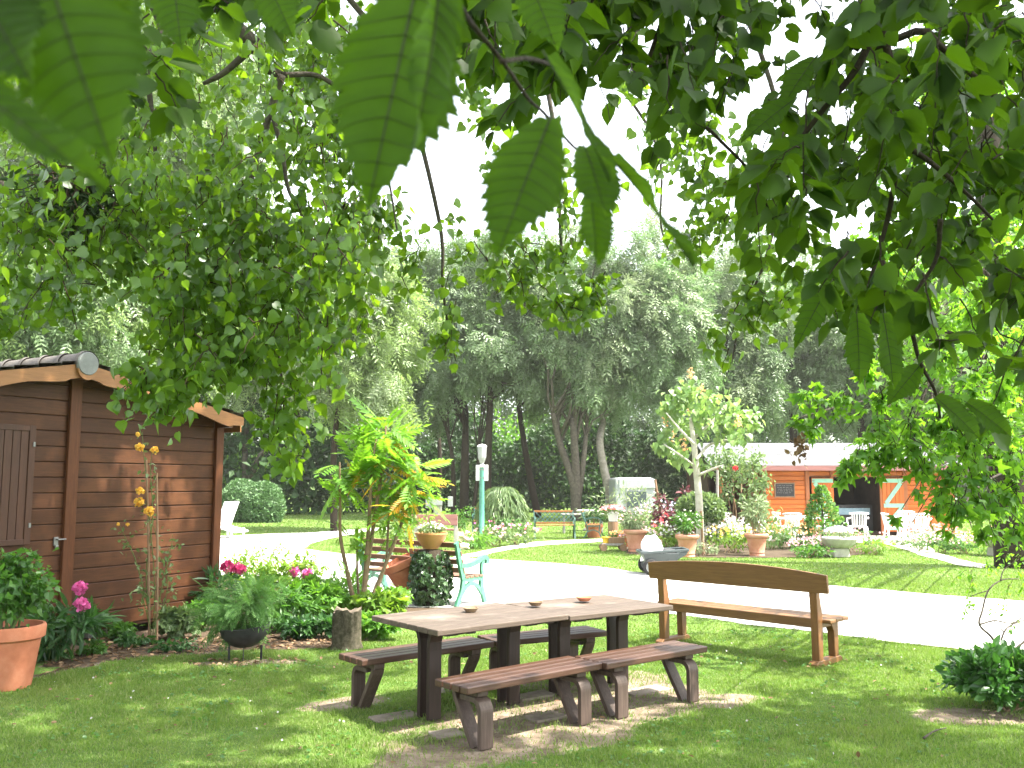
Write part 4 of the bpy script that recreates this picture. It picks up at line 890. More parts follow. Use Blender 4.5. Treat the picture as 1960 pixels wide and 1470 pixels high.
def make_gtable(lb, loc):
    t_ = thing('garden_table', lb, 'table', loc); P_ = M['white_plastic']
    MB().lathe([(0, .69), (.46, .69), (.475, .70), (.475, .72), (0, .725)], 32).build('tabletop', P_, t_)
    for an in range(4): MB().beam((.36 * math.cos(R(45 + 90 * an)), .36 * math.sin(R(45 + 90 * an)), 0), (.28 * math.cos(R(45 + 90 * an)), .28 * math.sin(R(45 + 90 * an)), .69), .05, .05).build('leg', P_, t_, bevel=.006)
    return t_
def far(px_, Y): return (A(px_, 950, Y).x, Y, .018)
make_gtable('white round garden table on the terrace before the right chalet door', far(1737, 27.3)); make_gtable('white round garden table left of the cone-shaped bush on the terrace', far(1530, 27.8))
cp = make_chair(); chs = [(1708, 26.7, 80, 'white plastic armchair seen sideways, at the left of the right-hand table'), (1757, 26.5, 180, 'white plastic armchair with its slatted back to us, right of the table'), (1738, 28.4, 0, 'white plastic armchair behind the right-hand garden table'), (1640, 27.4, 170, 'white plastic armchair before the dark chalet opening'), (1498, 27.5, 95, 'white plastic armchair nearest the climbing rose at the porch'), (1512, 26.9, 175, 'white plastic armchair with back to us under the menu board'), (1562, 27.5, 250, 'white plastic armchair before the left chalet door')]
for k_, (a_, Y, rz_, lb) in enumerate(chs):
    o = cp if k_ == 0 else copy_tree(cp); place(o, far(a_, Y), R(rz_), lb, 'plastic chairs on the terrace')
# ------------------------------------------------------------------ caravan among the trees
cb = A(1215, 950, 40); CV = thing('white_caravan', 'white caravan parked among trees behind the flower bed', 'caravan', (cb.x, 40.0, 0)); x0 = A(1178, 950, 40).x - cb.x; x1 = A(1252, 950, 40).x - cb.x; zt = A(1215, 914, 40).z
q = MB(); q.extr([(x0, .45), (x1, .45), (x1 + .05, 1.3), (x1, zt - .05), (x1 - .15, zt), (x0 + .1, zt), (x0, zt - .1)], lambda a, b, t__: (a, t__, b), 0, 4.5); q.build('body', M['caravan_white'], CV, bevel=.05)
q = MB(); q.box(((x0 + x1) / 2 + .1, -.02, zt - .28), (x1 - x0 - .1, .06, .42)); q.build('front_panel', M['caravan_white'], CV, bevel=.03)
MB().box((x0 + (x1 - x0) * .55, -.03, zt - .95), ((x1 - x0) * .5, .05, .72)).build('window', M['window_dark'], CV, bevel=.03)
for y_ in (1.9,): 
    o = MB().lathe([(.0, -.1), (.33, -.1), (.33, .1), (0, .1)], 24).build('wheel', M['rubber'], CV); o.matrix_local = Matrix.Translation((x1, y_, .33)) @ Matrix.Rotation(R(90), 4, 'Y')
# ------------------------------------------------------------------ lamp post with sign
lb_ = G(922, 1036); LP = thing('lamp_post', 'green lamp post with pale lantern standing in the rose bed', 'lamp post', (lb_.x, lb_.y, 0)); lt = A(918, 852, lb_.y).z
MB().lathe([(.12, 0), (.12, .08), (.082, .12), (.078, 1.2), (.066, lt - .72), (.066, lt - .68)], 20).build('pole', M['lamp_green'], LP, smooth=True)
MB().lathe([(.07, lt - .68), (.095, lt - .66), (.095, lt - .61), (.05, lt - .58)], 20).build('collar', M['white_paint'], LP, smooth=True)
q = MB().lathe([(.05, lt - .58), (.08, lt - .50), (.125, lt - .38), (.14, lt - .06), (.13, lt - .05)], 12).build('lantern', M['lantern'], LP)
q = MB().lathe([(.145, lt - .06), (.15, lt - .03), (.12, lt + .0), (.03, lt + .03), (0, lt + .035)], 12).build('lantern_cap', M['white_paint'], q)
sg_ = thing('white_sign', 'blank white notice panel fixed to the green lamp post', 'sign', (lb_.x, lb_.y - .06, A(918, 905, lb_.y).z)); w_ = 24 / F * lb_.y; MB().box((0, .12, 0), (w_ * .98, .02, 30 / F * lb_.y)).build('panel', M['white_paint'], sg_, bevel=.004)
MB().box((0, .06, .1), (.14, .13, .04)).build('bracket', M['iron'], sg_); MB().box((0, .06, -.15), (.14, .13, .04)).build('bracket', M['iron'], sg_)
# mauve bench with pale legs beyond the pillar
mb0 = G(872, 1047); mb1x = A(788, 1000, mb0.y).x; MBn = thing('mauve_bench', 'faded mauve plank bench beyond the ochre bowl', 'bench', (mb1x, mb0.y, 0)); ln = mb0.x - mb1x
for z_ in (A(830, 990, mb0.y).z, A(830, 1000, mb0.y).z): MB().box((ln / 2, -.05 + (.97 - z_) * .0, z_), (ln + .1, .03, .15)).build('back_plank', M['mauve_wood'], MBn, bevel=.006)
MB().box((ln / 2, .22, .46), (ln + .1, .42, .04)).build('seat', M['mauve_wood'], MBn, bevel=.006)
for x_ in (.12, ln): 
    q = MB(); q.box((x_, .0, .42), (.10, .08, .84)); q.box((x_, .36, .22), (.10, .08, .44)); q.build('leg', M['grey_wood'], MBn, bevel=.006)
# cast iron and wood benches
def make_iron_bench(lb):
    t_ = thing('iron_bench', lb, 'bench'); L_ = 1.25
    for x_ in (0, L_):
        q = MB(); ex = lambda a, b, t__: (t__, a, b)
        q.strap(smooth_path([(-.2, .86, 0), (-.12, .62, 0), (-.03, .42, 0), (.0, .25, 0), (-.14, 0, 0)], 4)[:, :2], .035, ex, x_ - .02, x_ + .02); q.strap(smooth_path([(-.1, .62, 0), (.2, .66, 0), (.4, .6, 0), (.38, .4, 0), (.36, .2, 0), (.46, 0, 0)], 4)[:, :2], .035, ex, x_ - .02, x_ + .02); q.strap([(-.03, .40), (.38, .40)], .035, ex, x_ - .02, x_ + .02); q.strap(smooth_path([(0, .22, 0), (.18, .28, 0), (.36, .2, 0)], 4)[:, :2], .03, ex, x_ - .015, x_ + .015); q.build('iron_side', M['dark_green_metal'], t_)
    q = MB(); q.beam((0, -.19, .84), (L_, -.19, .84), .03, .06); q.beam((0, -.06, .48), (L_, -.06, .48), .03, .05); q.build('back_rail', M['barge'], t_, bevel=.004)
    q = MB(); 
    for k_ in range(-2, 9):
        for s_ in (-1, 1):
            xa = k_ * .15; xb = xa + s_ * .3
            u0, u1 = 0., 1.
            if s_ > 0: u0, u1 = max(0, -xa / .3), min(1, (L_ - xa) / .3)
            else: u0, u1 = max(0, (xa - L_) / .3), min(1, xa / .3)
            if u1 > u0: q.beam((xa + s_ * .3 * u0, -.07 - .11 * u0, .50 + .32 * u0), (xa + s_ * .3 * u1, -.07 - .11 * u1, .50 + .32 * u1), .022, .012, (0, -1, 0))
    q.build('lattice_back', M['dark_green_metal'], t_)
    for k_ in range(5): MB().box((L_ / 2, .01 + .085 * k_, .425), (L_, .07, .025)).build('seat_slat', M['barge'], t_, bevel=.003)
    return t_
ibn = make_iron_bench('x'); p = G(1018, 1027); place(ibn, (p.x, p.y - .2, 0), R(180), '', None)
for k_, (a_, b_, rz_, lb) in enumerate(((1062, 1030, 182, 'lattice-backed iron bench turned to us beside the forked trunk'), (1094, 1027, 262, 'lattice-backed iron bench seen end-on in front of the forked trunk'), (942, 1020, 176, 'lattice-backed iron bench half hidden behind lamp post and weeping shrub'))):
    o = ibn if k_ == 0 else copy_tree(ibn); p = G(a_, b_); place(o, (p.x + .6, p.y, 0), R(rz_), lb, 'iron benches under the trees')
# rock and small things
def rock(name, base, s_, lb, mt='rock'):
    q = MB(); n1, n2 = 14, 9; V = []
    for i_ in range(n2):
        th_ = math.pi * i_ / (n2 - 1)
        for j_ in range(n1):
            ph_ = 2 * math.pi * j_ / n1; dv = Vector((math.sin(th_) * math.cos(ph_), math.sin(th_) * math.sin(ph_), math.cos(th_))); k_ = 1 + .22 * math.sin(dv.x * 4 + 1) * math.cos(dv.y * 5 + dv.z * 3) + .12 * math.sin(dv.z * 7 + dv.x * 5)
            V.append((dv.x * s_[0] * k_, dv.y * s_[1] * k_, s_[2] * .8 + dv.z * s_[2] * k_))
    i_ = np.arange(n2 - 1)[:, None] * n1; j_ = np.arange(n1)[None]; k_ = (np.arange(n1) + 1) % n1
    q.add(V, np.stack([i_ + j_, i_ + n1 + j_, i_ + n1 + k_, i_ + k_], -1).reshape(-1, 4)); o = q.build(name, M[mt], smooth=False); o.location = base; tag(o, lb, 'rock'); return o
rock('garden_rock', G(890, 1044), (.28, .2, .22), 'pale pointed rock between mauve bench leg and lamp post'); rock('garden_rock', G(884, 1052), (.2, .16, .1), 'low flat stone in front of the pointed rock')
# letterbox-like sign post at the wood's edge
p = G(838, 1000); sp = thing('marker_post', 'grey post with small pale boxes at the edge of the wood', 'post', (A(838, 950, 36).x, 36, 0)); z_ = A(838, 955, 36).z
MB().box((0, 0, z_ / 2), (.32, .12, z_)).build('post', M['grey_wood'], sp); MB().box((-.02, -.09, z_ - .1), (.42, .1, .3)).build('box', M['lantern'], sp, bevel=.01); MB().box((-.35, -.03, z_ - .15), (.26, .1, .42)).build('panel', M['lantern'], sp, bevel=.01); MB().box((.5, -.03, z_ - .1), (.2, .06, .4)).build('panel', M['lantern'], sp, bevel=.01)
# white lounge chair by the hedge
p = G(424, 1030); lc = thing('lawn_chair', 'white lawn chair half hidden behind the shed corner', 'chair', (p.x, p.y, 0), R(-20))
MB().beam((.05, 0, .38), (.35, 0, 1.15), .7, .06, (1, 0, 0)).build('backrest', M['white_paint'], lc, bevel=.01); MB().beam((-.1, 0, .40), (.75, 0, .22), .7, .06).build('seat', M['white_paint'], lc, bevel=.01)
for x_, y_ in ((.0, .3), (.0, -.3), (.6, .3), (.6, -.3)): MB().box((x_, y_, .16), (.06, .06, .32)).build('leg', M['white_paint'], lc)
# bird bath, slatted table, red pot at the edge of the wood
p = G(1126, 1016); bth = thing('bird_bath', 'pale stone bird bath with wide flat bowl beside the wood', 'bird bath', (p.x, p.y, 0)); zt = A(1124, 976, p.y).z
MB().lathe([(.2, 0), (.2, .06), (.10, .12), (.09, zt - .2), (.16, zt - .14), (.40, zt - .10), (.44, zt - .01), (.42, zt), (.38, zt - .02), (0, zt - .06)], 28).build('bath', M['stone'], bth, smooth=True)
p = G(1098, 1022); tb_ = thing('slatted_table', 'grey slatted garden table behind the forked tree trunk', 'table', (p.x, p.y + .5, 0)); zt = A(1100, 985, p.y).z
for k_ in range(6): MB().box((.35, -.3 + .13 * k_, zt), (1.5, .11, .03)).build('slat', M['grey_wood'], tb_)
for x_, y_ in ((-.3, -.25), (1.0, -.25), (-.3, .3), (1.0, .3)): MB().box((x_, y_, zt / 2), (.06, .06, zt)).build('leg', M['grey_wood'], tb_)
p = G(1137, 1029); flowerpot('reddish pot on saucer at the end of the curved path', p, .20, .27, .42); bush('pot_plant', 'dark leafy plant in the reddish pot by the path end', 'plant', (p.x, p.y), (.9, .8, .75), 'deep_leaf', 'oval', .10, 260, 14, loc_z=.36, stems=5)
# ------------------------------------------------------------------ big pale terracotta pots
for a_, b_, w_, lb, pl, mt, ht in ((1217, 1056, 44, 'big rimmed terracotta pot left of the garden cart', 'tall pale shrub in the left rimmed terracotta pot', 'silver_leaf', .55), (1316, 1066, 44, 'big rimmed terracotta pot beside the young tree trunk', 'grassy green plant with white flowers in the middle rimmed pot', 'mid_leaf', .75), (1449, 1064, 44, 'big rimmed terracotta pot nearest the chalet chairs', 'upright grey-green plant in the right rimmed pot', 'silver_leaf', 1.3)):
    p = G(a_, b_); rt = w_ / 2 / F * p.y * .88; h_ = A(a_, b_ - 43, p.y).z; flowerpot(lb, p, rt * .68, rt, h_, 'terracotta_pale', 'big terracotta pots across the road', rim_pot_profile)
    bush('pot_plant', pl, 'plant', (p.x, p.y), (.8, .7, ht), mt, 'lance', .15, 420, 20, loc_z=h_ - .08, stems=8, up=.4, group=None, many=[('white_fl', 30, .03)] if mt == 'mid_leaf' else None)
p = G(1196, 1046); flowerpot('plain terracotta pot tucked behind the left rimmed pot', p, .16, .22, .40, 'terracotta')
# flower stand, small pots, toy wagon of plants
p = G(1174, 1044); o = MB().lathe([(.15, 0), (.145, .3), (.15, .66), (0, .67)], 14).build('log_stand', M['stake'], smooth=False); o.location = p; tag(o, 'upright log carrying a white pot of salmon flowers', 'log')
zt = .67; wp = flowerpot('small white pot on the upright log', (p.x, p.y, zt), .12, .16, .27, 'white_plastic'); bush('geranium', 'salmon pink flowering plant in the small white pot', 'plant', (p.x, p.y), (.75, .6, .28), 'mid_leaf', 'oval', .07, 160, 12, loc_z=zt + .2, stems=4, many=[('salmon', 130, .045)])
p2 = G(1181, 1047); flowerpot('small terracotta pot at the foot of the upright log', (p2.x, p2.y - .1, .18), .09, .13, .24, 'terracotta')
p = G(1172, 1054); wg = thing('wooden_planter', 'little wooden plant wagon with wheels on the lawn edge', 'planter', (p.x, p.y, 0)); MB().box((0, 0, .17), (.56, .34, .05)).build('deck', M['grey_wood'], wg); MB().box((.1, -.02, .27), (.4, .3, .14)).build('crate', M['stake'], wg)
for x_ in (-.24, .26):
    for y_ in (-.2, .2):
        o = MB().lathe([(0, -.025), (.09, -.025), (.09, .025), (0, .025)], 18).build('wheel', M['stake'], wg); o.matrix_local = Matrix.Translation((x_, y_, .09)) @ Matrix.Rotation(R(90), 4, 'X')
yp = flowerpot('small bright yellow pot on the plant wagon', (p.x - .16, p.y, .195), .08, .11, .16, 'yellow_pot'); bush('pot_plant', 'tiny green plant in the yellow pot', 'plant', (p.x - .16, p.y), (.24, .22, .18), 'mid_leaf', 'oval', .05, 60, 8, loc_z=.33, stems=0)
bush('pot_plant', 'small orange-flowered plant in the wagon crate', 'plant', (p.x + .12, p.y), (.5, .4, .22), 'mid_leaf', 'oval', .06, 90, 8, loc_z=.32, stems=0, many=[('orange_fl', 40, .03)])
# stone urns on plinths
for a_, b_, lb, wpx in ((1607, 1066, 'carved stone urn with mauve flowers before the cone-shaped bush', 64), (1912, 1064, 'pale stone trough on a plinth at the right of the far lawn', 66)):
    p = G(a_, b_); u = thing('stone_urn', lb, 'urn', p, 0, 'stone urns on the far lawn'); s_ = wpx / 2 / F * p.y; zt = A(a_, b_ - 38, p.y).z
    MB().box((0, 0, zt * .22), (s_ * .95, s_ * .95, zt * .44), tap=.88).build('plinth', M['stone'], u, bevel=.02)
    o = MB().lathe([(s_ * .3, zt * .43), (s_ * .5, zt * .46), (s_ * .9, zt * .66), (s_ * 1.0, zt * .86), (s_ * 1.04, zt * .9), (s_ * 1.04, zt * .97), (s_ * .98, zt), (s_ * .9, zt * .92), (0, zt * .9)], 28).build('bowl', M['stone'], u, smooth=True)
    bush('urn_plant', ('mauve flowering plant in the carved stone urn' if a_ < 1700 else 'low brownish plant in the pale stone trough'), 'plant', (p.x, p.y), (s_ * 2.0, s_ * 1.8, .34), 'silver_leaf' if a_ < 1700 else 'rose_leaf', 'oval', .07, 220, 14, loc_z=zt * .9, stems=0, many=[('mauve', 120, .035)] if a_ < 1700 else [('orange_fl', 25, .03)])
# ------------------------------------------------------------------ garden cart with white sack
p = G(1262, 1098); ct = thing('garden_cart', 'grey plastic garden cart on two wheels at the far road edge', 'cart', (p.x, p.y, 0)); Yc = p.y; sc_ = Yc / F
def cp_(a_, b_): v_ = A(a_, b_, Yc); return (v_.x - p.x, v_.z)
pr = [cp_(1226, 1057), cp_(1294, 1057), cp_(1286, 1094), cp_(1238, 1090)]
q = MB(); prof = pr; w0 = .30
V = []
for (x_, z_), w_ in zip(pr, (.34, .34, .27, .27)): V += [(x_, -w_, z_), (x_, w_, z_)]
q.add(V, [[1, 3, 5, 7], [0, 6, 4, 2], [0, 1, 7, 6], [2, 4, 5, 3], [6, 7, 5, 4]])
tub = q.build('tub', M['cart_plastic'], ct); sd = tub.modifiers.new('thickness', 'SOLIDIFY'); sd.thickness = .02; bv = tub.modifiers.new('bevel', 'BEVEL'); bv.width = .02; bv.segments = 2
q = MB(); xa, za = cp_(1224, 1056); xb, zb = cp_(1312, 1053)
for y_ in (-.35, .35): q.beam((xa, y_, za), (xb - .0, y_ * .8, zb + .02), .05, .05)
q.beam((xa, -.36, za), (xa, .36, za), .05, .05); q.beam((xb, -.29, zb + .02), (xb, .29, zb + .02), .045, .045)
q.extr([cp_(1292, 1056), cp_(1312, 1053), cp_(1308, 1060), cp_(1290, 1070)], lambda a, b, t__: (a, t__, b), -.3, .3); q.build('rim_handle', M['cart_plastic'], ct, bevel=.012)
q = MB()
for y_ in (-.285, .285): q.tube(smooth_path([(pr[3][0] + .02, y_ * 1.06, pr[3][1] + .12), (pr[3][0] + .25, y_ * 1.1, pr[3][1] + .13), (pr[1][0] - .18, y_ * 1.18, pr[1][1] - .12)], 5), .014, 6)
q.build('side_rib', M['cart_plastic'], ct)
wx_, wz_ = cp_(1241, 1089)
for y_ in (-.34, .34):
    o = MB().lathe([(0, -.04), (.08, -.045), (.10, -.03), (.14, -.035), (.155, 0), (.14, .035), (.10, .03), (0, .04)], 26).build('wheel', M['rubber'], ct, smooth=True); o.matrix_local = Matrix.Translation((wx_, y_, .155)) @ Matrix.Rotation(R(90), 4, 'X')
    h_ = MB().lathe([(0, -.05), (.10, -.05), (.10, .05), (0, .05)], 20).build('hub', M['mortar'], o)
q = MB(); q.box((pr[2][0] - .05, 0, pr[2][1] / 2), (.05, .5, pr[2][1])); q.build('rest_foot', M['cart_plastic'], ct)
v0 = cp_(1247, 1052); sk = MB(); n1, n2 = 18, 10; V = []
for i_ in range(n2):
    u_ = i_ / (n2 - 1)
    for j_ in range(n1):
        a_ = 2 * math.pi * j_ / n1; r_ = (.19 + .02 * math.sin(3 * a_ + u_ * 5) + .012 * math.sin(7 * a_ + 9 * u_)) * (1 - .45 * max(0, u_ - .75) / .25)
        V.append((v0[0] + r_ * math.cos(a_) * 1.05, r_ * math.sin(a_), .22 + .48 * u_ + .02 * math.sin(2 * a_)))
V.append((v0[0], 0, .70)); i_ = np.arange(n2 - 1)[:, None] * n1; j_ = np.arange(n1)[None]; k_ = (np.arange(n1) + 1) % n1
sk.add(V, [np.stack([i_ + j_, i_ + k_, i_ + n1 + k_, i_ + n1 + j_], -1).reshape(-1, 4), np.stack([np.arange(n1) + (n2 - 1) * n1, (np.arange(n1) + 1) % n1 + (n2 - 1) * n1, np.full(n1, n1 * n2)], -1)])
o = sk.build('plastic_sack', M['bag'], smooth=True); o.location = (p.x, p.y, zb * 0 + .02); tag(o, 'bulging white plastic sack standing in the grey garden cart', 'sack')
q = MB(); x_, z_ = cp_(1280, 1052); q.box((x_ - .03, 0, z_ - .08), (.22, .3, .2), Matrix.Rotation(.2, 3, 'Z')); q.box((x_ - .15, .05, z_ - .02), (.12, .2, .1)); o = q.build('garden_waste', M['cart_dark'], bevel=.02); o.location = (p.x, p.y, 0); tag(o, 'dark rubbish heaped at the back of the garden cart', 'rubbish')
# ------------------------------------------------------------------ young pale tree with stake
b = G(1336, 1061); yt = thing('young_tree', 'young tree with pale limp leaves and slender grey trunk', 'tree', (b.x, b.y, 0)); Y = b.y
q = MB(); q.tube(smooth_path([A(1341, 1062, Y), A(1338, 960, Y), A(1333, 900, Y), A(1328, 850, Y), A(1322, 800, Y)], 5), [.10, .085, .05], 12)
for pp in ([(1333, 880), (1360, 850), (1410, 838), (1430, 820)], [(1332, 895), (1300, 870), (1270, 850)], [(1328, 850), (1300, 820), (1275, 790)], [(1328, 840), (1370, 800), (1390, 775)], [(1336, 910), (1370, 895), (1385, 890)]): q.tube(smooth_path([A(a_, b_, Y + rs.normal() * .2) for a_, b_ in pp], 4), [.04, .015], 7)
q.build('trunk', M['pale_bark'], yt, off=b, smooth=True)
q = MB(); fl = MB()
for a_, b_, r_, n_ in ((1300, 760, 32, 120), (1322, 745, 25, 80), (1280, 785, 26, 70), (1345, 790, 40, 120), (1400, 790, 38, 130), (1435, 805, 25, 70), (1380, 820, 30, 70), (1265, 855, 22, 60), (1290, 865, 25, 60), (1310, 880, 22, 45), (1320, 820, 40, 100), (1415, 835, 22, 55), (1350, 885, 18, 30), (1275, 830, 16, 30), (1360, 765, 25, 60)):
    c_ = np.array(A(a_, b_, Y + rs.normal() * .35)); r_ = r_ / F * Y; n_ = int(n_ * .72); P_ = c_ + rs.normal(size=(n_, 3)) * r_ * .42
    hz_n = rs.normal(size=(n_, 3)); T = hz_n * [.5, .5, .15] - [0, 0, .75]; add_leaves(q, P_, T, hz_n + [0, -.2, .5], .18 * (.6 + .7 * rs.rand(n_)), 'poplar')
    if rs.rand() > .55:
        s_ = c_ + [0, 0, r_ * .8]; k_ = 26; fp = s_ + np.stack([rs.normal(size=k_) * .04, rs.normal(size=k_) * .04, rs.rand(k_) * .3], -1); spots(fl, fp, .035, n=4)
q.build('crown', M['catalpa'], yt, off=b); fl.build('flower_spikes', M['orange_fl'], yt, off=b, kind='stuff')
s0 = G(1346, 1062); o = MB().tube([s0, A(1342, 978, s0.y)], .035, 8).build('tree_stake', M['stake']); tag(o, 'brown stake tied beside the slender pale trunk', 'stake')
# ------------------------------------------------------------------ flower-bed plants across the road
beds = [(1205, 1030, 2.3, 1.4, 2.0, 'silver_leaf', 'lance', .17, 700, 'tall pale feathery shrub behind the left rimmed pot', None),
        (1240, 1038, 1.5, 1.1, 1.2, 'rose_leaf', 'oval', .12, 520, 'grey-green rose bush with pale blooms right of the pale shrub', [('palepink', 60, .05)]),
        (1262, 1026, 1.3, 1.0, 1.3, 'silver_leaf', 'oval', .11, 420, 'shrub covered in small mauve flowers before the caravan', [('mauve', 140, .05)]),
        (1225, 1052, 1.0, .8, .7, 'rose_leaf', 'oval', .10, 320, 'low pinkish flower clump between left pot and cart', [('palepink', 70, .045)]),
        (1280, 1056, 1.3, .9, .8, 'lime', 'oval', .10, 420, 'lime flowering clump between cart and middle pot', [('white_fl', 60, .045)]),
        (1300, 1048, 1.2, .9, 1.05, 'rose_leaf', 'oval', .10, 420, 'rose bush carrying one red bloom beside the young tree', [('white_fl', 70, .05), ('red_fl', 5, .10)]),
        (1362, 1054, 1.5, 1.1, 1.15, 'rose_leaf', 'oval', .10, 560, 'white rose bush right of the young tree', [('white_fl', 220, .055)]),
        (1400, 1058, 1.3, 1.0, .85, 'lime', 'oval', .09, 460, 'yellow and white flowered clump left of the right pot', [('white_fl', 90, .04), ('yellow', 50, .04)]),
        (1425, 1048, 1.2, .9, .95, 'rose_leaf', 'oval', .09, 420, 'pale shrub behind the right rimmed pot', [('white_fl', 80, .04)]),
        (1350, 1064, .9, .6, .42, 'silver_leaf', 'oval', .07, 260, 'low grey-green tuft at the bed edge between two pots', None),
        (1480, 1052, 1.4, 1.0, .78, 'feather', 'fern', .16, 420, 'feathery green perennial right of the right pot', [('white_fl', 50, .03)]),
        (1520, 1050, 1.5, 1.0, .82, 'rose_leaf', 'oval', .09, 480, 'orange-flowered perennial below the menu board', [('orange_fl', 110, .045)]),
        (1565, 1062, 1.5, .9, .50, 'feather', 'oval', .08, 480, 'pink-flowered low cushion left of the carved urn', [('palepink', 260, .035)]),
        (1548, 1068, 1.3, .7, .36, 'mid_leaf', 'oval', .07, 420, 'dark green low edging plant left of the carved urn', None),
        (1640, 1058, 1.6, 1.0, .72, 'feather', 'oval', .08, 560, 'soft green perennial right of the carved urn', [('palepink', 70, .03)]),
        (1670, 1062, 1.0, .7, .40, 'lime', 'lance', .12, 320, 'low spiky lime clump by the walkway', None),
        (1600, 1045, 1.3, .9, .55, 'rose_leaf', 'oval', .08, 380, 'reddish flowering plant behind the carved urn', [('salmon', 120, .04)]),
        (1765, 1054, 1.3, .9, .60, 'silver_leaf', 'oval', .08, 460, 'whitish flowering cushion right of the walkway', [('white_fl', 140, .035)]),
        (1805, 1058, 1.6, .9, .58, 'feather', 'oval', .08, 520, 'green cushion with pale pink flowers below the chalet corner', [('palepink', 110, .035)]),
        (1850, 1060, 1.6, .9, .58, 'feather', 'oval', .08, 520, 'green cushion with pale flowers left of the stone trough', [('palepink', 90, .035), ('yellow', 20, .035)]),
        (1790, 1040, 1.6, .8, .62, 'rose_leaf', 'oval', .08, 360, 'salmon flowered plant against the chalet corner', [('salmon', 130, .045)]),
        (1950, 1056, 1.6, 1.2, .8, 'deep_leaf', 'oval', .10, 460, 'dark green shrub right of the stone trough', None),
        # bed round the lamp post
        (945, 1046, 1.3, .9, .62, 'rose_leaf', 'oval', .09, 420, 'low rose bush right of the lamp post', [('palepink', 30, .05)]),
        (905, 1050, 1.1, .7, .52, 'bright_leaf', 'lance', .16, 320, 'strappy green leaves at the foot of the lamp post', None),
        (985, 1044, 1.4, .9, .66, 'rose_leaf', 'oval', .09, 460, 'rose bush with pink specks below the weeping shrub', [('palepink', 26, .05), ('magenta', 8, .06)]),
        (965, 1034, 1.5, 1.0, .85, 'mid_leaf', 'oval', .09, 480, 'mid green rose bush behind the lamp bed', [('pink', 14, .05)]),
        (880, 1020, 1.0, .9, 1.1, 'mid_leaf', 'oval', .10, 400, 'green bush behind the mauve bench', None)]
for a_, b_, w_, d_, h_, mt_, tp_, lf_, n_, lb_, mf in beds:
    p = G(a_, b_); k_ = p.y / 22.0
    bush('flowering_plant' if mf else 'garden_plant', lb_, 'plant', (p.x, p.y), (w_ * 1.2 * max(1, k_), d_ * 1.1, h_ * 1.02), mt_, tp_, lf_, n_, 22, group='plants of the beds across the road', stems=6, many=mf, z0=.06)
# weeping grassy shrub, cone bush, topiary, purple bush, arbour rose
p = G(960, 1030); t_ = thing('weeping_shrub', 'rounded weeping evergreen behind the lamp post', 'shrub', (p.x, p.y + 1.5, 0)); H_ = A(960, 928, p.y + 1.5).z; q = MB(); n_ = 2600
a_ = rs.rand(n_) * 6.283; u_ = rs.rand(n_) ** .7; zz = H_ * (1 - .85 * u_ ** 1.6) - .05; r_ = .85 * np.sqrt(1 - ((zz / H_ - .35) / .66).clip(-1, 1) ** 2) * (.75 + .3 * rs.rand(n_)); P_ = np.stack([np.cos(a_) * r_, np.sin(a_) * r_, zz], -1)
add_leaves(q, P_, np.stack([np.cos(a_) * .5, np.sin(a_) * .5, -1.0 + 0 * a_], -1) + rs.normal(size=(n_, 3)) * .25, np.stack([np.cos(a_), np.sin(a_), 0 * a_ + .3], -1) + rs.normal(size=(n_, 3)) * .3, .26, 'lance', .7); q.build('foliage', M['rose_leaf'], t_); MB().tube([(0, 0, 0), (.05, 0, H_ * .8)], [.06, .03], 7).build('trunk', M['bark'], t_)
p = G(1597, 1054); t_ = thing('cone_bush', 'cone-shaped variegated bush before the chalet opening', 'bush', (p.x, p.y + .8, 0)); H_ = A(1597, 932, p.y + .8).z; q = MB(); q2 = MB(); n_ = 2200
zz = rs.rand(n_) ** 1.3 * H_; a_ = rs.rand(n_) * 6.283; r_ = (.62 * (1 - zz / H_) ** .8 + .05) * (.7 + .4 * rs.rand(n_)) * (1 + .15 * np.sin(a_ * 3 + zz * 4)); P_ = np.stack([np.cos(a_) * r_, np.sin(a_) * r_, zz], -1); O_ = np.stack([np.cos(a_), np.sin(a_), .5 + 0 * a_], -1)
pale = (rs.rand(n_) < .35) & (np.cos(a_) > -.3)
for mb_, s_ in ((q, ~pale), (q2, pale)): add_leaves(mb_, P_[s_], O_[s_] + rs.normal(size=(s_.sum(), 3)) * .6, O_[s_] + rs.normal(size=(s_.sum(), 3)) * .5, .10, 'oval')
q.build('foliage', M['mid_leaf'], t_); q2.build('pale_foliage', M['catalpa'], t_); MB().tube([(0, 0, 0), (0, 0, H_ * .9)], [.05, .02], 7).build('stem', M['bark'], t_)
def clipped(name, lb, cat, base, rad, zc, n_, mt, lf, group=None, trunk=True, noise_=.04):
    t_ = thing(name, lb, cat, (base[0], base[1], 0), 0, group); d_ = rdir(n_); d_[:, 2] = np.where(d_[:, 2] < -.9, -d_[:, 2], d_[:, 2]); bx_ = nrm(np.sign(d_) * np.abs(d_) ** .8); P_ = bx_ * np.array(rad) * (1 - noise_ + 2 * noise_ * rs.rand(n_))[:, None] + [0, 0, zc]; P_[:, 2] = np.maximum(P_[:, 2], .03)
    q = MB(); add_leaves(q, P_, d_ * .5 + rs.normal(size=(n_, 3)) * .8, d_ + rs.normal(size=(n_, 3)) * .45, lf * (.7 + .6 * rs.rand(n_)), 'dia', 1.5); q.build('foliage', M[mt], t_)
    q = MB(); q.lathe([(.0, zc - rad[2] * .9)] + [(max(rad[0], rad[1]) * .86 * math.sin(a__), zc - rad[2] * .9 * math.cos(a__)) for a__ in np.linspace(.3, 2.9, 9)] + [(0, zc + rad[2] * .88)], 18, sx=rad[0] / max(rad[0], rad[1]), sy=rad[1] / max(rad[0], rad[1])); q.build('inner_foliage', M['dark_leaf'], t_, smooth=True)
    if trunk: MB().tube([(0, 0, 0), (0, 0, zc)], [.08, .05], 7).build('trunk', M['bark'], t_)
    return t_
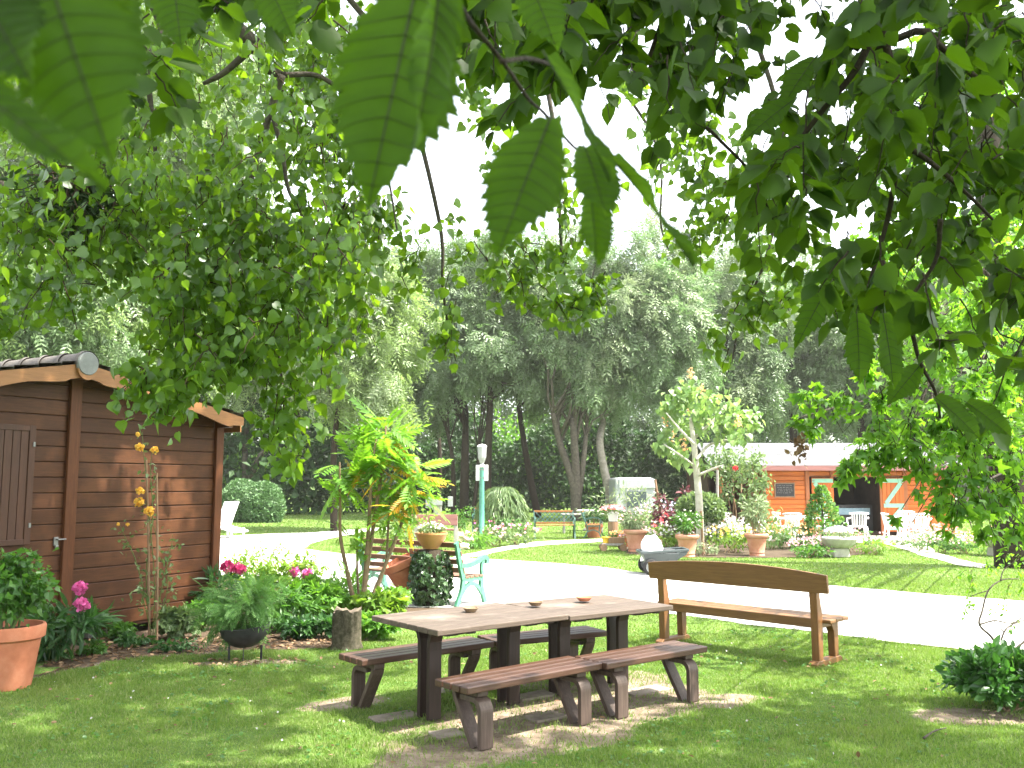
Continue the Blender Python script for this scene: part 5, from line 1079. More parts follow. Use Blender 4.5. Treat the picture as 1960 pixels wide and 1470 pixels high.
p = G(1340, 1030); clipped('clipped_bush', 'domed pale green clipped bush behind the young tree', 'bush', (A(1340, 950, 23.6).x, 23.6), (.60, .55, .42), A(1340, 972, 23.6).z - .06, 2600, 'rose_leaf', .10)
p = G(1290, 1020); bush('purple_bush', 'dark purple-leaved bush between caravan and domed bush', 'bush', (A(1296, 950, 25).x, 25), (1.8, 1.3, A(1296, 936, 25).z * 1.2), 'purple_leaf', 'oval', .13, 1100, 26, stems=6)
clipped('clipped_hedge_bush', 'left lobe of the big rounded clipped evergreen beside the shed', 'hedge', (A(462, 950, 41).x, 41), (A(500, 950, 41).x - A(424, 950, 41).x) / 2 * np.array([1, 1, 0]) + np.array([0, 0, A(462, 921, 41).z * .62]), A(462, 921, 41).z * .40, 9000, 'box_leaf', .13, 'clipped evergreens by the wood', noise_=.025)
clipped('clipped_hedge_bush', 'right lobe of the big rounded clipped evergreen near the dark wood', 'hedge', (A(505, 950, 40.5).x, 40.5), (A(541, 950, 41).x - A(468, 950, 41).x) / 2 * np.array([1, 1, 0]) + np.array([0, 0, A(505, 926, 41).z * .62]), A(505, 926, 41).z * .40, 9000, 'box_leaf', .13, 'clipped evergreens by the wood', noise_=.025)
# rambling rose over the porch of the chalet
p = G(1415, 1040); t_ = thing('rambling_rose', 'big loose pale rambling rose over the dark porch', 'rose', (A(1415, 950, 27.8).x, 27.8, 0)); o_ = Vector(t_.location); q = MB(); s_ = MB()
for a_, b_, r_, n_ in ((1400, 880, 30, 260), (1440, 890, 28, 240), (1420, 905, 30, 240), (1455, 930, 22, 180), (1385, 910, 22, 140), (1450, 965, 24, 200), (1390, 945, 18, 90), (1460, 1000, 26, 180), (1425, 960, 18, 70), (1376, 880, 22, 130), (1440, 1010, 22, 120), (1375, 985, 14, 50)):
    c_ = np.array(A(a_, b_, 27.5 + rs.normal() * .3) - o_); r_ = r_ / F * 27.5; P_ = c_ + rs.normal(size=(n_, 3)) * r_ * .5; add_leaves(q, P_, rdir(n_) - [0, 0, .5], rdir(n_) + [0, -.3, .9], .13 * (.6 + .8 * rs.rand(n_)), 'oval')
    s_.tube(smooth_path([(c_[0] * .4 + rs.normal() * .2, 0, 0), (c_[0] * .6 + rs.normal() * .15, -.1, c_[2] * .5), c_], 4), [.03, .01], 5)
s_.build('stem', M['stake'], t_); q.build('foliage', M['rose_leaf'], t_)
for a_, b_ in ((1408, 897), (1596, 884)):
    if a_ < 1500: blossom_mb(A(a_, b_, 27.1) - o_, .09, 30).build('flower', M['red_fl'], t_)
p = G(1396, 1040); o = MB().tube([(0, 0, 0), (.05, 0, A(1371, 900, 26.5).z)], [.05, .04], 7).build('arch_pole', M['grey_wood']); o.location = (A(1371, 950, 26.5).x, 26.5, 0); tag(o, 'thin pale pole at the left of the porch', 'pole')
p = G(1280, 1030); o = MB().tube([(0, 0, 0), (-.25, 0, A(1264, 918, 25).z)], .03, 7).build('garden_pole', M['stake']); o.location = (A(1272, 950, 25).x, 25, 0); tag(o, 'thin leaning bamboo pole before the dark trees', 'pole')
# ------------------------------------------------------------------ woodland behind
rt_ = np.random.RandomState(21)
def wood_tree(lb, pxc, Y, top, bot, wpx, mt, n, trunks, bark='bark_dark', leaf=.42, nclump=70, name='ash_tree', group='trees of the wood behind the garden', tmpl='spray', extra=None, up=.55, crad=.17, shell=.35, droop=.35):
    base = Vector((A(trunks[0][0][0], 950, Y).x, Y, 0)); t_ = thing(name, lb, 'tree', base, 0, group)
    c_ = np.array(A(pxc, (top + bot) / 2, Y) - base); rad = np.array([wpx / 2 / F * Y, wpx / 2 / F * Y * .85, (bot - top) / 2 / F * Y])
    top -= 30; c_ = np.array(A(pxc, (top + bot) / 2, Y) - base); rad[2] = (bot - top) / 2 / F * Y; q = MB(); cc = clumpy(q, c_, rad * .88, int(nclump * 1.3), int(n * 1.9), leaf, tmpl, rt_, crad, droop, up, .55, shell, spread=.5); q.build('crown', M[mt], t_)
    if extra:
        q = MB(); clumpy(q, c_ + [0, -rad[1] * .15, rad[2] * .12], rad * .92, nclump // 3, int(n * .3), leaf, tmpl, rt_, crad, droop, up + .3, .55, .6); q.build('sun_tinted_foliage', M[extra], t_)  # second leaf colour on upper front of crown stands in for sunlight
    q = MB(); first = True
    for tk in trunks:
        pts = [np.array(A(a_, b_, Y + (0 if k_ == 0 else rt_.normal() * .25)) - base) for k_, (a_, b_) in enumerate(tk[:-1])]; pts[0][2] = min(pts[0][2], 0.0) if first or pts[0][2] < .5 else pts[0][2]
        w_ = smooth_path(pts, 5); r0 = tk[-1] / 2 / F * Y * .85; q.tube(w_, [r0 * 1.15, r0 * .9, r0 * .6], 9); first = False
        e_ = pts[-1]; sel = cc[rt_.permutation(len(cc))[:9]]
        for s_ in sel: q.tube(sweep(e_ + (0, 0, 0) if False else w_[rt_.randint(len(w_) * 2 // 3, len(w_))], s_, .3, 6, rt_, .15), [r0 * .38, r0 * .08], 5)
    q.build('trunk', M[bark], t_, smooth=True); return t_
wood_tree('light yellow-green willow with fine twigs behind the shed roof end', 690, 33, 470, 850, 300, 'willow', 5200, [[(640, 985), (640, 850), (660, 700), 15]], 'bark_dark', .36, 80, 'willow_tree', extra='silver_leaf')
wood_tree('pale green leafy tree rising behind the middle of the shed', 500, 50, 400, 860, 330, 'willow', 5200, [[(480, 985), (468, 880), (480, 760), 15], [(478, 920), (500, 870), (540, 840), 12]], 'bark', .38, 80, 'willow_tree')
wood_tree('very tall pale green tree far behind the shed, showing between poplar leaves', 330, 40, -60, 520, 560, 'willow', 7000, [[(330, 1000), (325, 700), (330, 300), 34]], 'bark', .44, 120, 'willow_tree', extra='ash')
wood_tree('tall green tree at the left edge far behind the shed', 20, 38, 0, 560, 460, 'willow', 6000, [[(0, 1000), (-5, 700), (10, 320), 34]], 'bark', .44, 110, 'willow_tree', extra='ash')
wood_tree('green tree behind the shed ridge, leftmost in view', 60, 26, 360, 800, 420, 'ash', 5200, [[(60, 1000), (70, 850), (60, 650), 40]], 'bark', .34, 80, extra='willow')
wood_tree('bright green tree above the right slope of the shed roof', 290, 29, 420, 830, 340, 'willow', 5000, [[(300, 1000), (296, 860), (290, 700), 34]], 'bark', .36, 80, 'willow_tree', extra='ash')
wood_tree('grey-green ash left of the lamp post with straight dark trunk', 840, 45, 440, 850, 260, 'ash_dark', 5600, [[(888, 990), (890, 880), (892, 780), 20], [(868, 985), (866, 880), (850, 800), 11]], leaf=.42, extra='ash')
wood_tree('tall ash whose trunk rises straight behind the lamp post', 960, 44, 450, 800, 260, 'ash_dark', 5600, [[(930, 985), (934, 860), (942, 700), 20], [(905, 985), (915, 900), (918, 820), 9]], leaf=.42, extra='ash')
wood_tree('ash with thin leaning trunk right of the lamp post', 1040, 46, 480, 840, 210, 'ash_dark', 5000, [[(1030, 990), (1012, 900), (996, 800), (985, 700), 15]], leaf=.42, extra='ash')
wood_tree('ash with forked many-stemmed grey trunk behind the iron benches', 1130, 42, 470, 810, 250, 'ash', 6200, [[(1102, 1012), (1098, 930), (1072, 850), (1058, 790), 19], [(1102, 1005), (1102, 900), (1096, 800), 22], [(1106, 960), (1118, 870), (1124, 800), 13]], 'bark', .40, extra='silver_leaf')
wood_tree('big silvery ash with bent bare trunk left of the caravan', 1250, 43, 450, 850, 290, 'ash', 7200, [[(1178, 990), (1163, 930), (1148, 850), (1154, 800), (1138, 740), 19]], 'grey_bark', .40, 90, extra='silver_leaf')
wood_tree('silvery ash above the left end of the chalet roof', 1400, 48, 450, 880, 270, 'ash', 6400, [[(1395, 1000), (1390, 860), (1400, 700), 22]], leaf=.44, extra='silver_leaf')
wood_tree('silvery ash above the middle of the chalet roof', 1520, 50, 480, 880, 260, 'ash', 6000, [[(1520, 1000), (1520, 860), (1510, 700), 20]], leaf=.44, extra='silver_leaf')
wood_tree('green ash above the right half of the chalet roof', 1640, 49, 500, 890, 280, 'ash', 5600, [[(1640, 1000), (1650, 860), (1640, 700), 20]], leaf=.44)
wood_tree('yellow-green tree beyond the right end of the chalet', 1780, 47, 470, 960, 300, 'willow', 5600, [[(1790, 1000), (1790, 860), (1780, 700), 22]], leaf=.42, name='willow_tree')
wood_tree('green tree at the far right edge beyond the maple trunk', 1950, 44, 450, 960, 320, 'ash', 5600, [[(1950, 1000), (1950, 860), (1940, 700), 24]], leaf=.40)
wood_tree('narrow ash between willow and lamp post trees', 770, 50, 480, 860, 200, 'ash_dark', 4600, [[(790, 985), (780, 880), (775, 760), 13], [(838, 985), (842, 880), (838, 800), 11]], leaf=.44)
# evergreen hedge and dim undergrowth below the crowns
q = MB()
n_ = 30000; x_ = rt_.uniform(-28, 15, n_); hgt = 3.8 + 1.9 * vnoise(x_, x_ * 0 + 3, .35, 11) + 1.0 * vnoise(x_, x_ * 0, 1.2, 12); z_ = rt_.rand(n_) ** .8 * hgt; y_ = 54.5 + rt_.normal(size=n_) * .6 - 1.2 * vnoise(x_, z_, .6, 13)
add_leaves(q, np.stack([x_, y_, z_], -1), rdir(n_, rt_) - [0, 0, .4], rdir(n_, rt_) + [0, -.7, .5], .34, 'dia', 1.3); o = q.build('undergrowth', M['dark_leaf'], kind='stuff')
q = MB(); n_ = 5200; c_ = np.array([A(1048, 900, 56), A(1075, 880, 56), A(1000, 880, 56), A(965, 860, 56), A(1030, 930, 56), A(480, 930, 52), A(1120, 900, 57)]); ii = rt_.randint(0, len(c_), n_)
add_leaves(q, c_[ii] + rt_.normal(size=(n_, 3)) * [1.0, .6, 1.2], rdir(n_, rt_), rdir(n_, rt_) + [0, -.2, .8], .30, 'dia', 1.3); q.build('bright_undergrowth', M['bright_leaf'], kind='stuff')
q = MB(); n_ = 52000; x_ = rt_.uniform(-75, 75, n_); hgt = 14 + 5 * vnoise(x_, x_ * 0 + 7, .12, 14) + 2.5 * vnoise(x_, x_ * 0 + 2, .5, 15); z_ = rt_.rand(n_) ** 1.15 * hgt; y_ = 68 + rt_.normal(size=n_) * 1.6 - 3 * vnoise(x_, z_, .22, 16)
add_leaves(q, np.stack([x_, y_, z_], -1), rdir(n_, rt_) - [0, 0, .3], rdir(n_, rt_) + [0, -.4, .9], 1.05, 'spray', 1.2); q.build('far_wood', M['ash_dark'], kind='stuff')
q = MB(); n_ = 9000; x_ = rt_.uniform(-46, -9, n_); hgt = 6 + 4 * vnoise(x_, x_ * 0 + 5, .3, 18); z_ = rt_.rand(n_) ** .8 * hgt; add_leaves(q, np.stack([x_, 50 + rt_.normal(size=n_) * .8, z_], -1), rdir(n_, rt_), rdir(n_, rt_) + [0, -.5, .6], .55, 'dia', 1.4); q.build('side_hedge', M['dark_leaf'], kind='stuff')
# ------------------------------------------------------------------ the trees overhead
rc = np.random.RandomState(5)
def hang(leafmb, twigmb, cl, size, tmpl, per_twig=13, mode='poplar', offc=0.045, twr=.0035):
    """cl: list of (centre, radius, n). leafy twigs through each cluster"""
    for c_, r_, n_ in cl:
        c_ = np.asarray(c_, float); nt_ = max(1, int(round(n_ / per_twig)))
        for _ in range(nt_):
            a_ = c_ + rc.normal(size=3) * r_ * .25 + [0, 0, r_ * .75]; e_ = c_ + rc.normal(size=3) * r_ * [.6, .6, .5] - [0, 0, r_ * .35]
            X = sweep(a_, e_, .10 * r_, 8, rc, .03 * r_); twigmb.tube(X, [twr, twr * .45], 4, cap=False)
            k_ = per_twig; u_ = .15 + .85 * rc.rand(k_); P0 = np.stack([np.interp(u_ * 7, range(8), X[:, i_]) for i_ in range(3)], -1)
            d_ = nrm(e_ - a_)
            if mode == 'poplar':
                P_ = P0 + rc.normal(size=(k_, 3)) * offc; T = rc.normal(size=(k_, 3)) * [.55, .55, .35] - [0, 0, .72]; Nn = rc.normal(size=(k_, 3)) * [.9, .9, .5] + [.15, 0, .45]
            else:
                sd = rc.normal(size=(k_, 3)); sd -= (sd @ d_)[:, None] * d_; sd = nrm(sd * [1, 1, .35]); P_ = P0 + sd * .012; T = sd * .8 + d_ * .55 + [0, 0, -.35] + rc.normal(size=(k_, 3)) * .25; Nn = rc.normal(size=(k_, 3)) * .55 + [0, -.15, .8]
            add_leaves(leafmb, P_, T, Nn, size * (1 + .22 * rc.normal(size=k_)).clip(.5, 1.5), tmpl)
def limb(mb_, pts, r0, r1, n=8): mb_.tube(smooth_path(pts, 6), [r0, r1], n)
def scatter(fn, box, n, rpx, Y, leaves):
    out = []; tries = 0
    while len(out) < n and tries < 200000:
        tries += 1; a_, b_ = rc.uniform(box[0], box[1]), rc.uniform(box[2], box[3])
        if rc.rand() < fn(a_, b_):
            y_ = rc.uniform(*Y); out.append((A(a_, b_, y_), rpx * rc.uniform(.7, 1.25) / F * y_, leaves))
    return out
# --- poplar: trunk stands left of the frame, its boughs hang over the shed
pop0 = Vector((-4.9, 2.6, 0)); pop = thing('poplar_tree', 'poplar whose drooping leafy boughs hang over the shed and top left of the view', 'tree', pop0)
q = MB(); limb(q, [pop0, pop0 + Vector((.1, 0, 3)), pop0 + Vector((.0, .3, 7)), pop0 + Vector((.6, 1.2, 12))], .24, .12, 14); q.build('trunk', M['bark'], pop, off=pop0, smooth=True)
lm = MB(); top = pop0 + Vector((.0, .2, 6.2))
def pa_(L_, Y): return [A(a_, b_, Y + k_ * .06) for k_, (a_, b_) in enumerate(L_)]
limb(lm, [top, Vector((-3.4, 3.4, 6.0)), Vector((-2.2, 4.0, 5.0))] + pa_([(400, -20), (445, 45), (490, 85)], 4.2), .075, .036); 
limb(lm, pa_([(490, 85), (505, 125), (540, 143)], 4.4), .034, .026); limb(lm, pa_([(540, 143), (520, 205), (492, 300), (465, 390), (430, 440), (385, 520), (350, 600), (330, 700)], 4.45), .021, .006); limb(lm, pa_([(519, 210), (540, 290), (552, 362), (580, 420), (600, 520), (615, 640)], 4.5), .014, .005)
limb(lm, pa_([(490, 85), (430, 138), (390, 160)], 4.35), .022, .010); limb(lm, pa_([(540, 143), (620, 150), (700, 230), (740, 330), (760, 440)], 4.5), .016, .004); limb(lm, pa_([(465, 390), (500, 520), (530, 650), (545, 800), (548, 880)], 4.5), .012, .004); limb(lm, pa_([(445, 430), (400, 455), (345, 490), (300, 560), (285, 680)], 4.5), .012, .004)
limb(lm, [top, Vector((-4.2, 4.2, 5.4))] + pa_([(180, 60), (184, 220), (190, 340)], 4.6), .04, .010); limb(lm, [Vector((-3.4, 3.4, 6.0))] + pa_([(260, -40), (280, 130), (296, 270), (300, 380)], 4.7), .03, .006); limb(lm, [top, Vector((-4.6, 4.8, 5.0))] + pa_([(-40, 300), (60, 480), (120, 600)], 5.0), .03, .006)
limb(lm, [Vector((-2.2, 4.0, 5.0)), Vector((-1.2, 4.6, 4.9))] + pa_([(640, -40), (760, 130), (840, 420), (848, 560), (872, 690)], 5.2), .03, .004); limb(lm, [Vector((-1.2, 4.6, 4.9)), Vector((0, 5.0, 4.7))] + pa_([(1000, -30), (1060, 240), (1075, 480), (1095, 580)], 5.2), .028, .004); limb(lm, pa_([(1000, -30), (1240, 240), (1265, 430), (1280, 480)], 5.4), .012, .004)
limb(lm, [Vector((0, 5, 4.7)), Vector((1.2, 5.2, 4.6))] + pa_([(1400, -30), (1500, 260), (1470, 480), (1420, 600), (1400, 700)], 5.0), .022, .004)
lm.build('branch', M['bark'], pop, off=pop0, smooth=True)
lbx = [-60, 60, 170, 232, 262, 345, 400, 470, 500, 585, 620, 690, 720, 760]; lby = [640, 645, 640, 590, 790, 800, 735, 760, 880, 890, 700, 690, 560, 430]
def dl(a_, b_):
    lb = np.interp(a_, lbx, lby) - 30
    if b_ > lb: return 0
    g_ = vnoise(a_, b_, .011, 31); base_ = .35 + .65 * smoothstep(.25, .6, g_)
    return base_ * (.6 if b_ < 380 else 1.0) * (.5 if 690 < a_ and b_ < 420 else 1)
lf, tw = MB(), MB()
cl = scatter(dl, (-60, 740, -30, 880), 170, 52, (3.7, 5.2), 26); cl += scatter(lambda a_, b_: dl(a_, b_) * (1 if b_ < 420 else .5), (-60, 720, -60, 600), 120, 50, (5.2, 8.0), 26); cl += scatter(dl, (240, 700, 380, 880), 46, 46, (3.9, 4.8), 26); cl += scatter(lambda a_, b_: 1 if b_ < 640 - .15 * a_ else 0, (-60, 260, 380, 640), 24, 46, (4.2, 5.2), 26); cl += [(A(a_, b_, rc.uniform(4.0, 4.7)), r_ / F * 4.3, 26) for a_, b_, r_ in ((290, 640, 40), (300, 690, 40), (320, 735, 38), (288, 770, 30), (340, 775, 30), (390, 690, 42), (370, 735, 36), (420, 650, 44), (450, 700, 40), (500, 620, 42), (530, 680, 40), (510, 740, 36), (540, 790, 32), (525, 840, 28), (548, 885, 22), (560, 820, 24), (565, 740, 34), (480, 700, 36), (640, 600, 38), (660, 650, 30), (610, 640, 38), (590, 560, 40), (440, 580, 46), (340, 600, 46), (545, 600, 44), (300, 560, 44))]
hang(lf, tw, [(c_, r_, int(n_ * 1.75)) for c_, r_, n_ in cl], .052, 'poplar', 13)
cl = [(A(a_, b_, y_), r_ / F * y_, n_) for a_, b_, r_, n_, y_ in ((760, 470, 36, 13, 5.2), (800, 500, 40, 26, 5.2), (770, 560, 34, 13, 5.2), (745, 440, 30, 13, 5.2), (860, 560, 40, 13, 5.3), (850, 620, 38, 26, 5.3), (868, 670, 34, 26, 5.3), (830, 650, 24, 13, 5.3), (910, 500, 40, 26, 5.2), (950, 520, 45, 39, 5.2), (1000, 560, 45, 39, 5.2), (1050, 590, 42, 39, 5.2), (1090, 600, 36, 26, 5.2), (1130, 570, 40, 39, 5.2), (1150, 550, 30, 26, 5.2), (1080, 520, 45, 39, 5.2), (1010, 500, 45, 39, 5.2), (1080, 400, 40, 26, 5.2), (1060, 330, 45, 39, 5.2), (1100, 460, 40, 26, 5.2), (980, 440, 45, 26, 5.2), (1290, 470, 26, 13, 5.4), (1270, 330, 36, 26, 5.3), (1330, 420, 34, 13, 5.2), (880, 440, 30, 13, 5.2), (720, 470, 34, 13, 5.0), (940, 230, 40, 26, 4.6), (920, 180, 40, 26, 4.4), (1310, 300, 44, 26, 5.0), (1340, 330, 40, 26, 5.0), (1390, 440, 44, 26, 5.2), (1360, 390, 40, 26, 5.2), (1300, 230, 44, 39, 5.0), (1260, 250, 40, 26, 5.0), (1200, 170, 44, 26, 5.0), (1150, 380, 36, 26, 5.2), (1030, 300, 40, 26, 5.0), (960, 300, 30, 13, 5), (1330, 470, 36, 26, 5.4), (1440, 480, 40, 26, 5.2), (620, 180, 46, 39, 5), (660, 250, 46, 39, 5), (690, 330, 44, 39, 5), (640, 330, 44, 39, 5), (700, 400, 40, 26, 5), (600, 260, 44, 39, 5), (570, 200, 40, 26, 5), (660, 420, 44, 39, 5), (740, 400, 36, 26, 5.1), (600, 120, 44, 26, 5), (560, 330, 40, 26, 5))]
cl += [(A(a_, b_, y_), r_ / F * y_, n_) for a_, b_, r_, n_, y_ in ((1440, 560, 38, 26, 5.0), (1410, 620, 36, 26, 5.0), (1380, 660, 26, 13, 5.0), (1400, 690, 24, 13, 5.0), (1460, 600, 36, 26, 5.0), (1510, 590, 34, 26, 5.0), (1530, 540, 38, 26, 5.0), (1480, 520, 38, 26, 5.0), (1440, 440, 36, 13, 5.0), (1390, 370, 36, 26, 5.0), (1420, 300, 40, 26, 5.0), (1500, 400, 40, 26, 5.0), (1560, 480, 40, 26, 5.0), (1350, 260, 34, 26, 5.0))]
hang(lf, tw, [(c_, r_, int(n_ * 1.5)) for c_, r_, n_ in cl], .060, 'poplar', 13)
build2(lf, tw, 'foliage', M['poplar'], M['twig'], pop, pop0)
lf, tw = MB(), MB(); cl = []  # leaf clusters added between sun and shed, placed to shade its wall
for _ in range(400):
    s_, z_ = rc.uniform(-4.6, .1), rc.uniform(.5, 3.2); d_ = (.85 if z_ > 1.7 else .45) * (1 if s_ < -1 or z_ > 1.7 else .45)
    if rc.rand() > d_ * smoothstep(.25, .55, vnoise(s_ + 9, z_ + 9, 1.3, 77)): continue
    t_ = rc.uniform(4.0, 6.5); cl.append((c1g + ux * s_ + Vector((0, 0, z_)) + SUN * t_, .34, 14))
hang(lf, tw, cl[:130], .10, 'poplar', 7); build2(lf, tw, 'inner_foliage', M['poplar'], M['twig'], pop, pop0)
# mistletoe ball in the poplar
mc = A(150, 385, 4.55); mt_ = thing('mistletoe', 'dark ball of mistletoe hanging among poplar leaves at upper left', 'mistletoe', mc); q, s_ = MB(), MB()
for k_ in range(85):
    e_ = nrm(rc.normal(size=3) * [1, 1, .75]) * rc.uniform(.15, .34) * [1.15, 1, .8]; s_.tube(sweep((0, 0, .1), e_, .04, 5, rc, .02), [.006, .003], 4, cap=False); n_ = 13
    add_leaves(q, np.array(e_) * rc.uniform(.45, 1.05, (n_, 1)) + rc.normal(size=(n_, 3)) * .035, rc.normal(size=(n_, 3)) - [0, 0, .5], rdir(n_, rc), .06, 'lance', 1.3)
s_.build('stem', M['twig'], mt_); q.build('foliage', M['mistletoe'], mt_)
# --- elm: trunk behind the viewer, boughs reach forward over the lawn
el0 = Vector((2.6, -3.2, 0)); elm = thing('elm_tree', 'elm whose dark backlit boughs cover the top and upper right of the view', 'tree', el0)
q = MB(); limb(q, [el0, el0 + Vector((0, .1, 3)), el0 + Vector((-.1, .3, 6)), el0 + Vector((.3, 2, 10)), el0 + Vector((.8, 5, 12))], .30, .10, 14); q.build('trunk', M['bark'], elm, off=el0, smooth=True)
lm = MB(); et = el0 + Vector((-.05, .2, 4.6)); h1 = Vector((2.0, .6, 4.6))
limb(lm, [et, Vector((2.4, -1, 4.9)), h1], .06, .028); limb(lm, [h1] + pa_([(1725, -40), (1684, 34), (1640, 130), (1567, 221), (1520, 290), (1500, 380)], 2.3), .016, .004); limb(lm, pa_([(1684, 34), (1702, 110), (1715, 163), (1722, 272), (1710, 360), (1696, 430), (1660, 560), (1640, 660)], 2.35), .013, .005); limb(lm, [h1] + pa_([(1715, -60), (1776, 61), (1844, 126), (1929, 211), (1990, 300)], 2.4), .014, .006); limb(lm, pa_([(1722, 272), (1780, 310), (1850, 370), (1900, 420)], 2.4), .009, .004); limb(lm, [h1] + pa_([(1330, -60), (1310, 187), (1368, 258), (1436, 330), (1480, 420)], 2.6), .009, .003)
limb(lm, [h1, Vector((1.2, 1.4, 3.6))] + pa_([(1180, -50), (1120, 60), (1080, 160)], 2.2), .010, .003); limb(lm, [et, Vector((.6, -.6, 3.6)), Vector((.1, .1, 2.5)), A(820, -80, .5)], .022, .004); limb(lm, pa_([(820, -80), (880, 10), (905, 48), (965, 122), (1012, 190), (1040, 215), (1095, 278), (1118, 292)], .50), .0022, .0012); limb(lm, pa_([(1040, 215), (1060, 110), (1090, 140)], .53) if False else pa_([(960, 118), (1010, 112), (1050, 122)], .52), .0018, .0014)
limb(lm, pa_([(1680, 480), (1740, 620), (1760, 690), (1790, 750), (1800, 800)], 2.2), .007, .003); limb(lm, pa_([(1800, 420), (1790, 500), (1730, 590), (1700, 660)], 2.3), .007, .003)
limb(lm, [et, Vector((.2, -1.2, 4.0)), Vector((-.45, -.2, 2.75)), A(60, -160, .42)], .03, .003)
lm.build('branch', M['bark_dark'], elm, off=el0, smooth=True)
lbx2 = [1290, 1380, 1440, 1520, 1600, 1680, 1760, 1860, 2020]; lby2 = [180, 340, 400, 510, 630, 710, 760, 790, 810]
def dr_(a_, b_):
    lb = np.interp(a_, lbx2, lby2) - 45
    if b_ > lb: return 0
    g_ = vnoise(a_, b_, .009, 41); k_ = .30 + .7 * smoothstep(.28, .62, g_)
    if 1460 < a_ < 1800 and 330 < b_ < 560: k_ *= .62
    return k_
lf, tw = MB(), MB()
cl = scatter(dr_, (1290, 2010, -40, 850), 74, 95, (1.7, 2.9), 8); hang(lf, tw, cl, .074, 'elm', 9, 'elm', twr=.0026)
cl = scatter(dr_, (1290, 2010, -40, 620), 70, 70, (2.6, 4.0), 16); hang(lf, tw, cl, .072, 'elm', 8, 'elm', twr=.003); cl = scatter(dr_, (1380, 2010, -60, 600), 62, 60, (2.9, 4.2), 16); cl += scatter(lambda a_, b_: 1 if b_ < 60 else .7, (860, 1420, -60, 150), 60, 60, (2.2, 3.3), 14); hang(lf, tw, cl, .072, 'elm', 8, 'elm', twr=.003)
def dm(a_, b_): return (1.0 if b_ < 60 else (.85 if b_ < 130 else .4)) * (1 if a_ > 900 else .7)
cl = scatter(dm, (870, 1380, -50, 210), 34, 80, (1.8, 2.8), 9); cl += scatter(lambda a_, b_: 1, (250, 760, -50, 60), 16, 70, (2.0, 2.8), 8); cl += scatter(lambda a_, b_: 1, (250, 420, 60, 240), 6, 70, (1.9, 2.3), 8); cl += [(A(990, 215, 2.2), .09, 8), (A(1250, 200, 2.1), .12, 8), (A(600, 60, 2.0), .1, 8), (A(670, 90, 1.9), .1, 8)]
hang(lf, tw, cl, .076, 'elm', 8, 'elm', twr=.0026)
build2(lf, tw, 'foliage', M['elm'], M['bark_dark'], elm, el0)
# big toothed leaves close to the lens, modelled one by one
def big_leaf(base, tip, width, face, fold=.10, bend=.06, asym=.0, nv=11):
    base, tip = Vector(base), Vector(tip); T = (tip - base); L_ = T.length; T.normalize(); Nn = Vector(face); Nn = (Nn - T * Nn.dot(T)).normalized(); B = Nn.cross(T)
    q = MB(); ns = nv * 9; nw = 7; V = []
    for i_ in range(ns + 1):
        u_ = i_ / ns; w_ = (math.sin(math.pi * min(1, u_ * .98 + .02) ** .74) ** .80) * (1 - .30 * u_ ** 3) if u_ < 1 else 0
        w_ = max(w_, 0) * width / 2; th = (u_ * nv) % 1.0; t2 = (u_ * nv * 3) % 1.0; tooth = 1 + (.24 * (th - .7) + .06 * (t2 - .5)) * (1 if .03 < u_ < .985 else 0)
        for s_ in range(-nw, nw + 1):
            v_ = s_ / nw; k_ = tooth if abs(s_) == nw else (1 + (tooth - 1) * .3 * abs(v_)); ww = w_ * v_ * k_ * (1 + asym * (1 if v_ > 0 else -1))
            uu = u_ + .21 * abs(v_) ** 1.2 * (1 - u_) * .9 * min(1, u_ * 6) + (.030 * th * th if abs(s_) == nw and .03 < u_ < .96 else 0)
            rib = (.00030 if nv > 9 else .0001) * L_ / .12 * math.cos(2 * math.pi * (u_ * nv)) * min(1, abs(v_) * 3) * min(1, w_ / (width * .12 + 1e-6)); mid = -.0016 * math.exp(-(v_ * 7) ** 2)
            p_ = base + T * (uu * L_) + B * ww + Nn * (fold * abs(ww) + rib + mid - bend * L_ * u_ * u_ * 1.0 + .006 * L_ / .12 * abs(v_) ** 2 * math.sin(u_ * 8 + (1.3 if v_ > 0 else 0))); V.append(p_)
    c_ = 2 * nw + 1; i_ = np.arange(ns)[:, None] * c_; j_ = np.arange(c_ - 1)[None]
    q.add([tuple(v_) for v_ in V], np.stack([i_ + j_, i_ + j_ + 1, i_ + c_ + j_ + 1, i_ + c_ + j_], -1).reshape(-1, 4)); ob = q.build('leaf', M['elm_near'], elm, off=el0, smooth=True)
    v = MB(); pts = [base + T * (u_ * L_) + Nn * (-.0006 - bend * L_ * u_ * u_) for u_ in np.linspace(-.06, .97, 12)]; v.tube(pts, [L_ * .0075, L_ * .0025], 6)
    for k_ in range(1, nv):
        u_ = k_ / nv; w_ = max(0, math.sin(math.pi * (u_ * .98 + .02) ** .74) ** .80 * (1 - .3 * u_ ** 3)) * width / 2
        for s_ in (-1, 1):
            pp = []
            for e_ in np.linspace(0, .93, 6):
                ww = w_ * e_ * s_ * (1 + asym * s_); uu = u_ + (.21 * e_ ** 1.2 * .9 * (1 - u_) * min(1, u_ * 6)); pp.append(base + T * (uu * L_) + B * ww + Nn * (fold * abs(ww) - bend * L_ * u_ * u_ + .0005 + .006 * L_ / .12 * e_ ** 2 * math.sin(u_ * 8 + (1.3 if s_ > 0 else 0))))
            v.tube(pp, [L_ * .0028, L_ * .0010], 4)
    v.build('vein', M['leaf_vein'], ob, off=el0)
    return ob
bl = lambda a_, b_, c_, d_, y0, y1, w_, face, **k_: big_leaf(A(a_, b_, y0), A(c_, d_, y1), w_ / F * (y0 + y1) / 2, face, **k_)
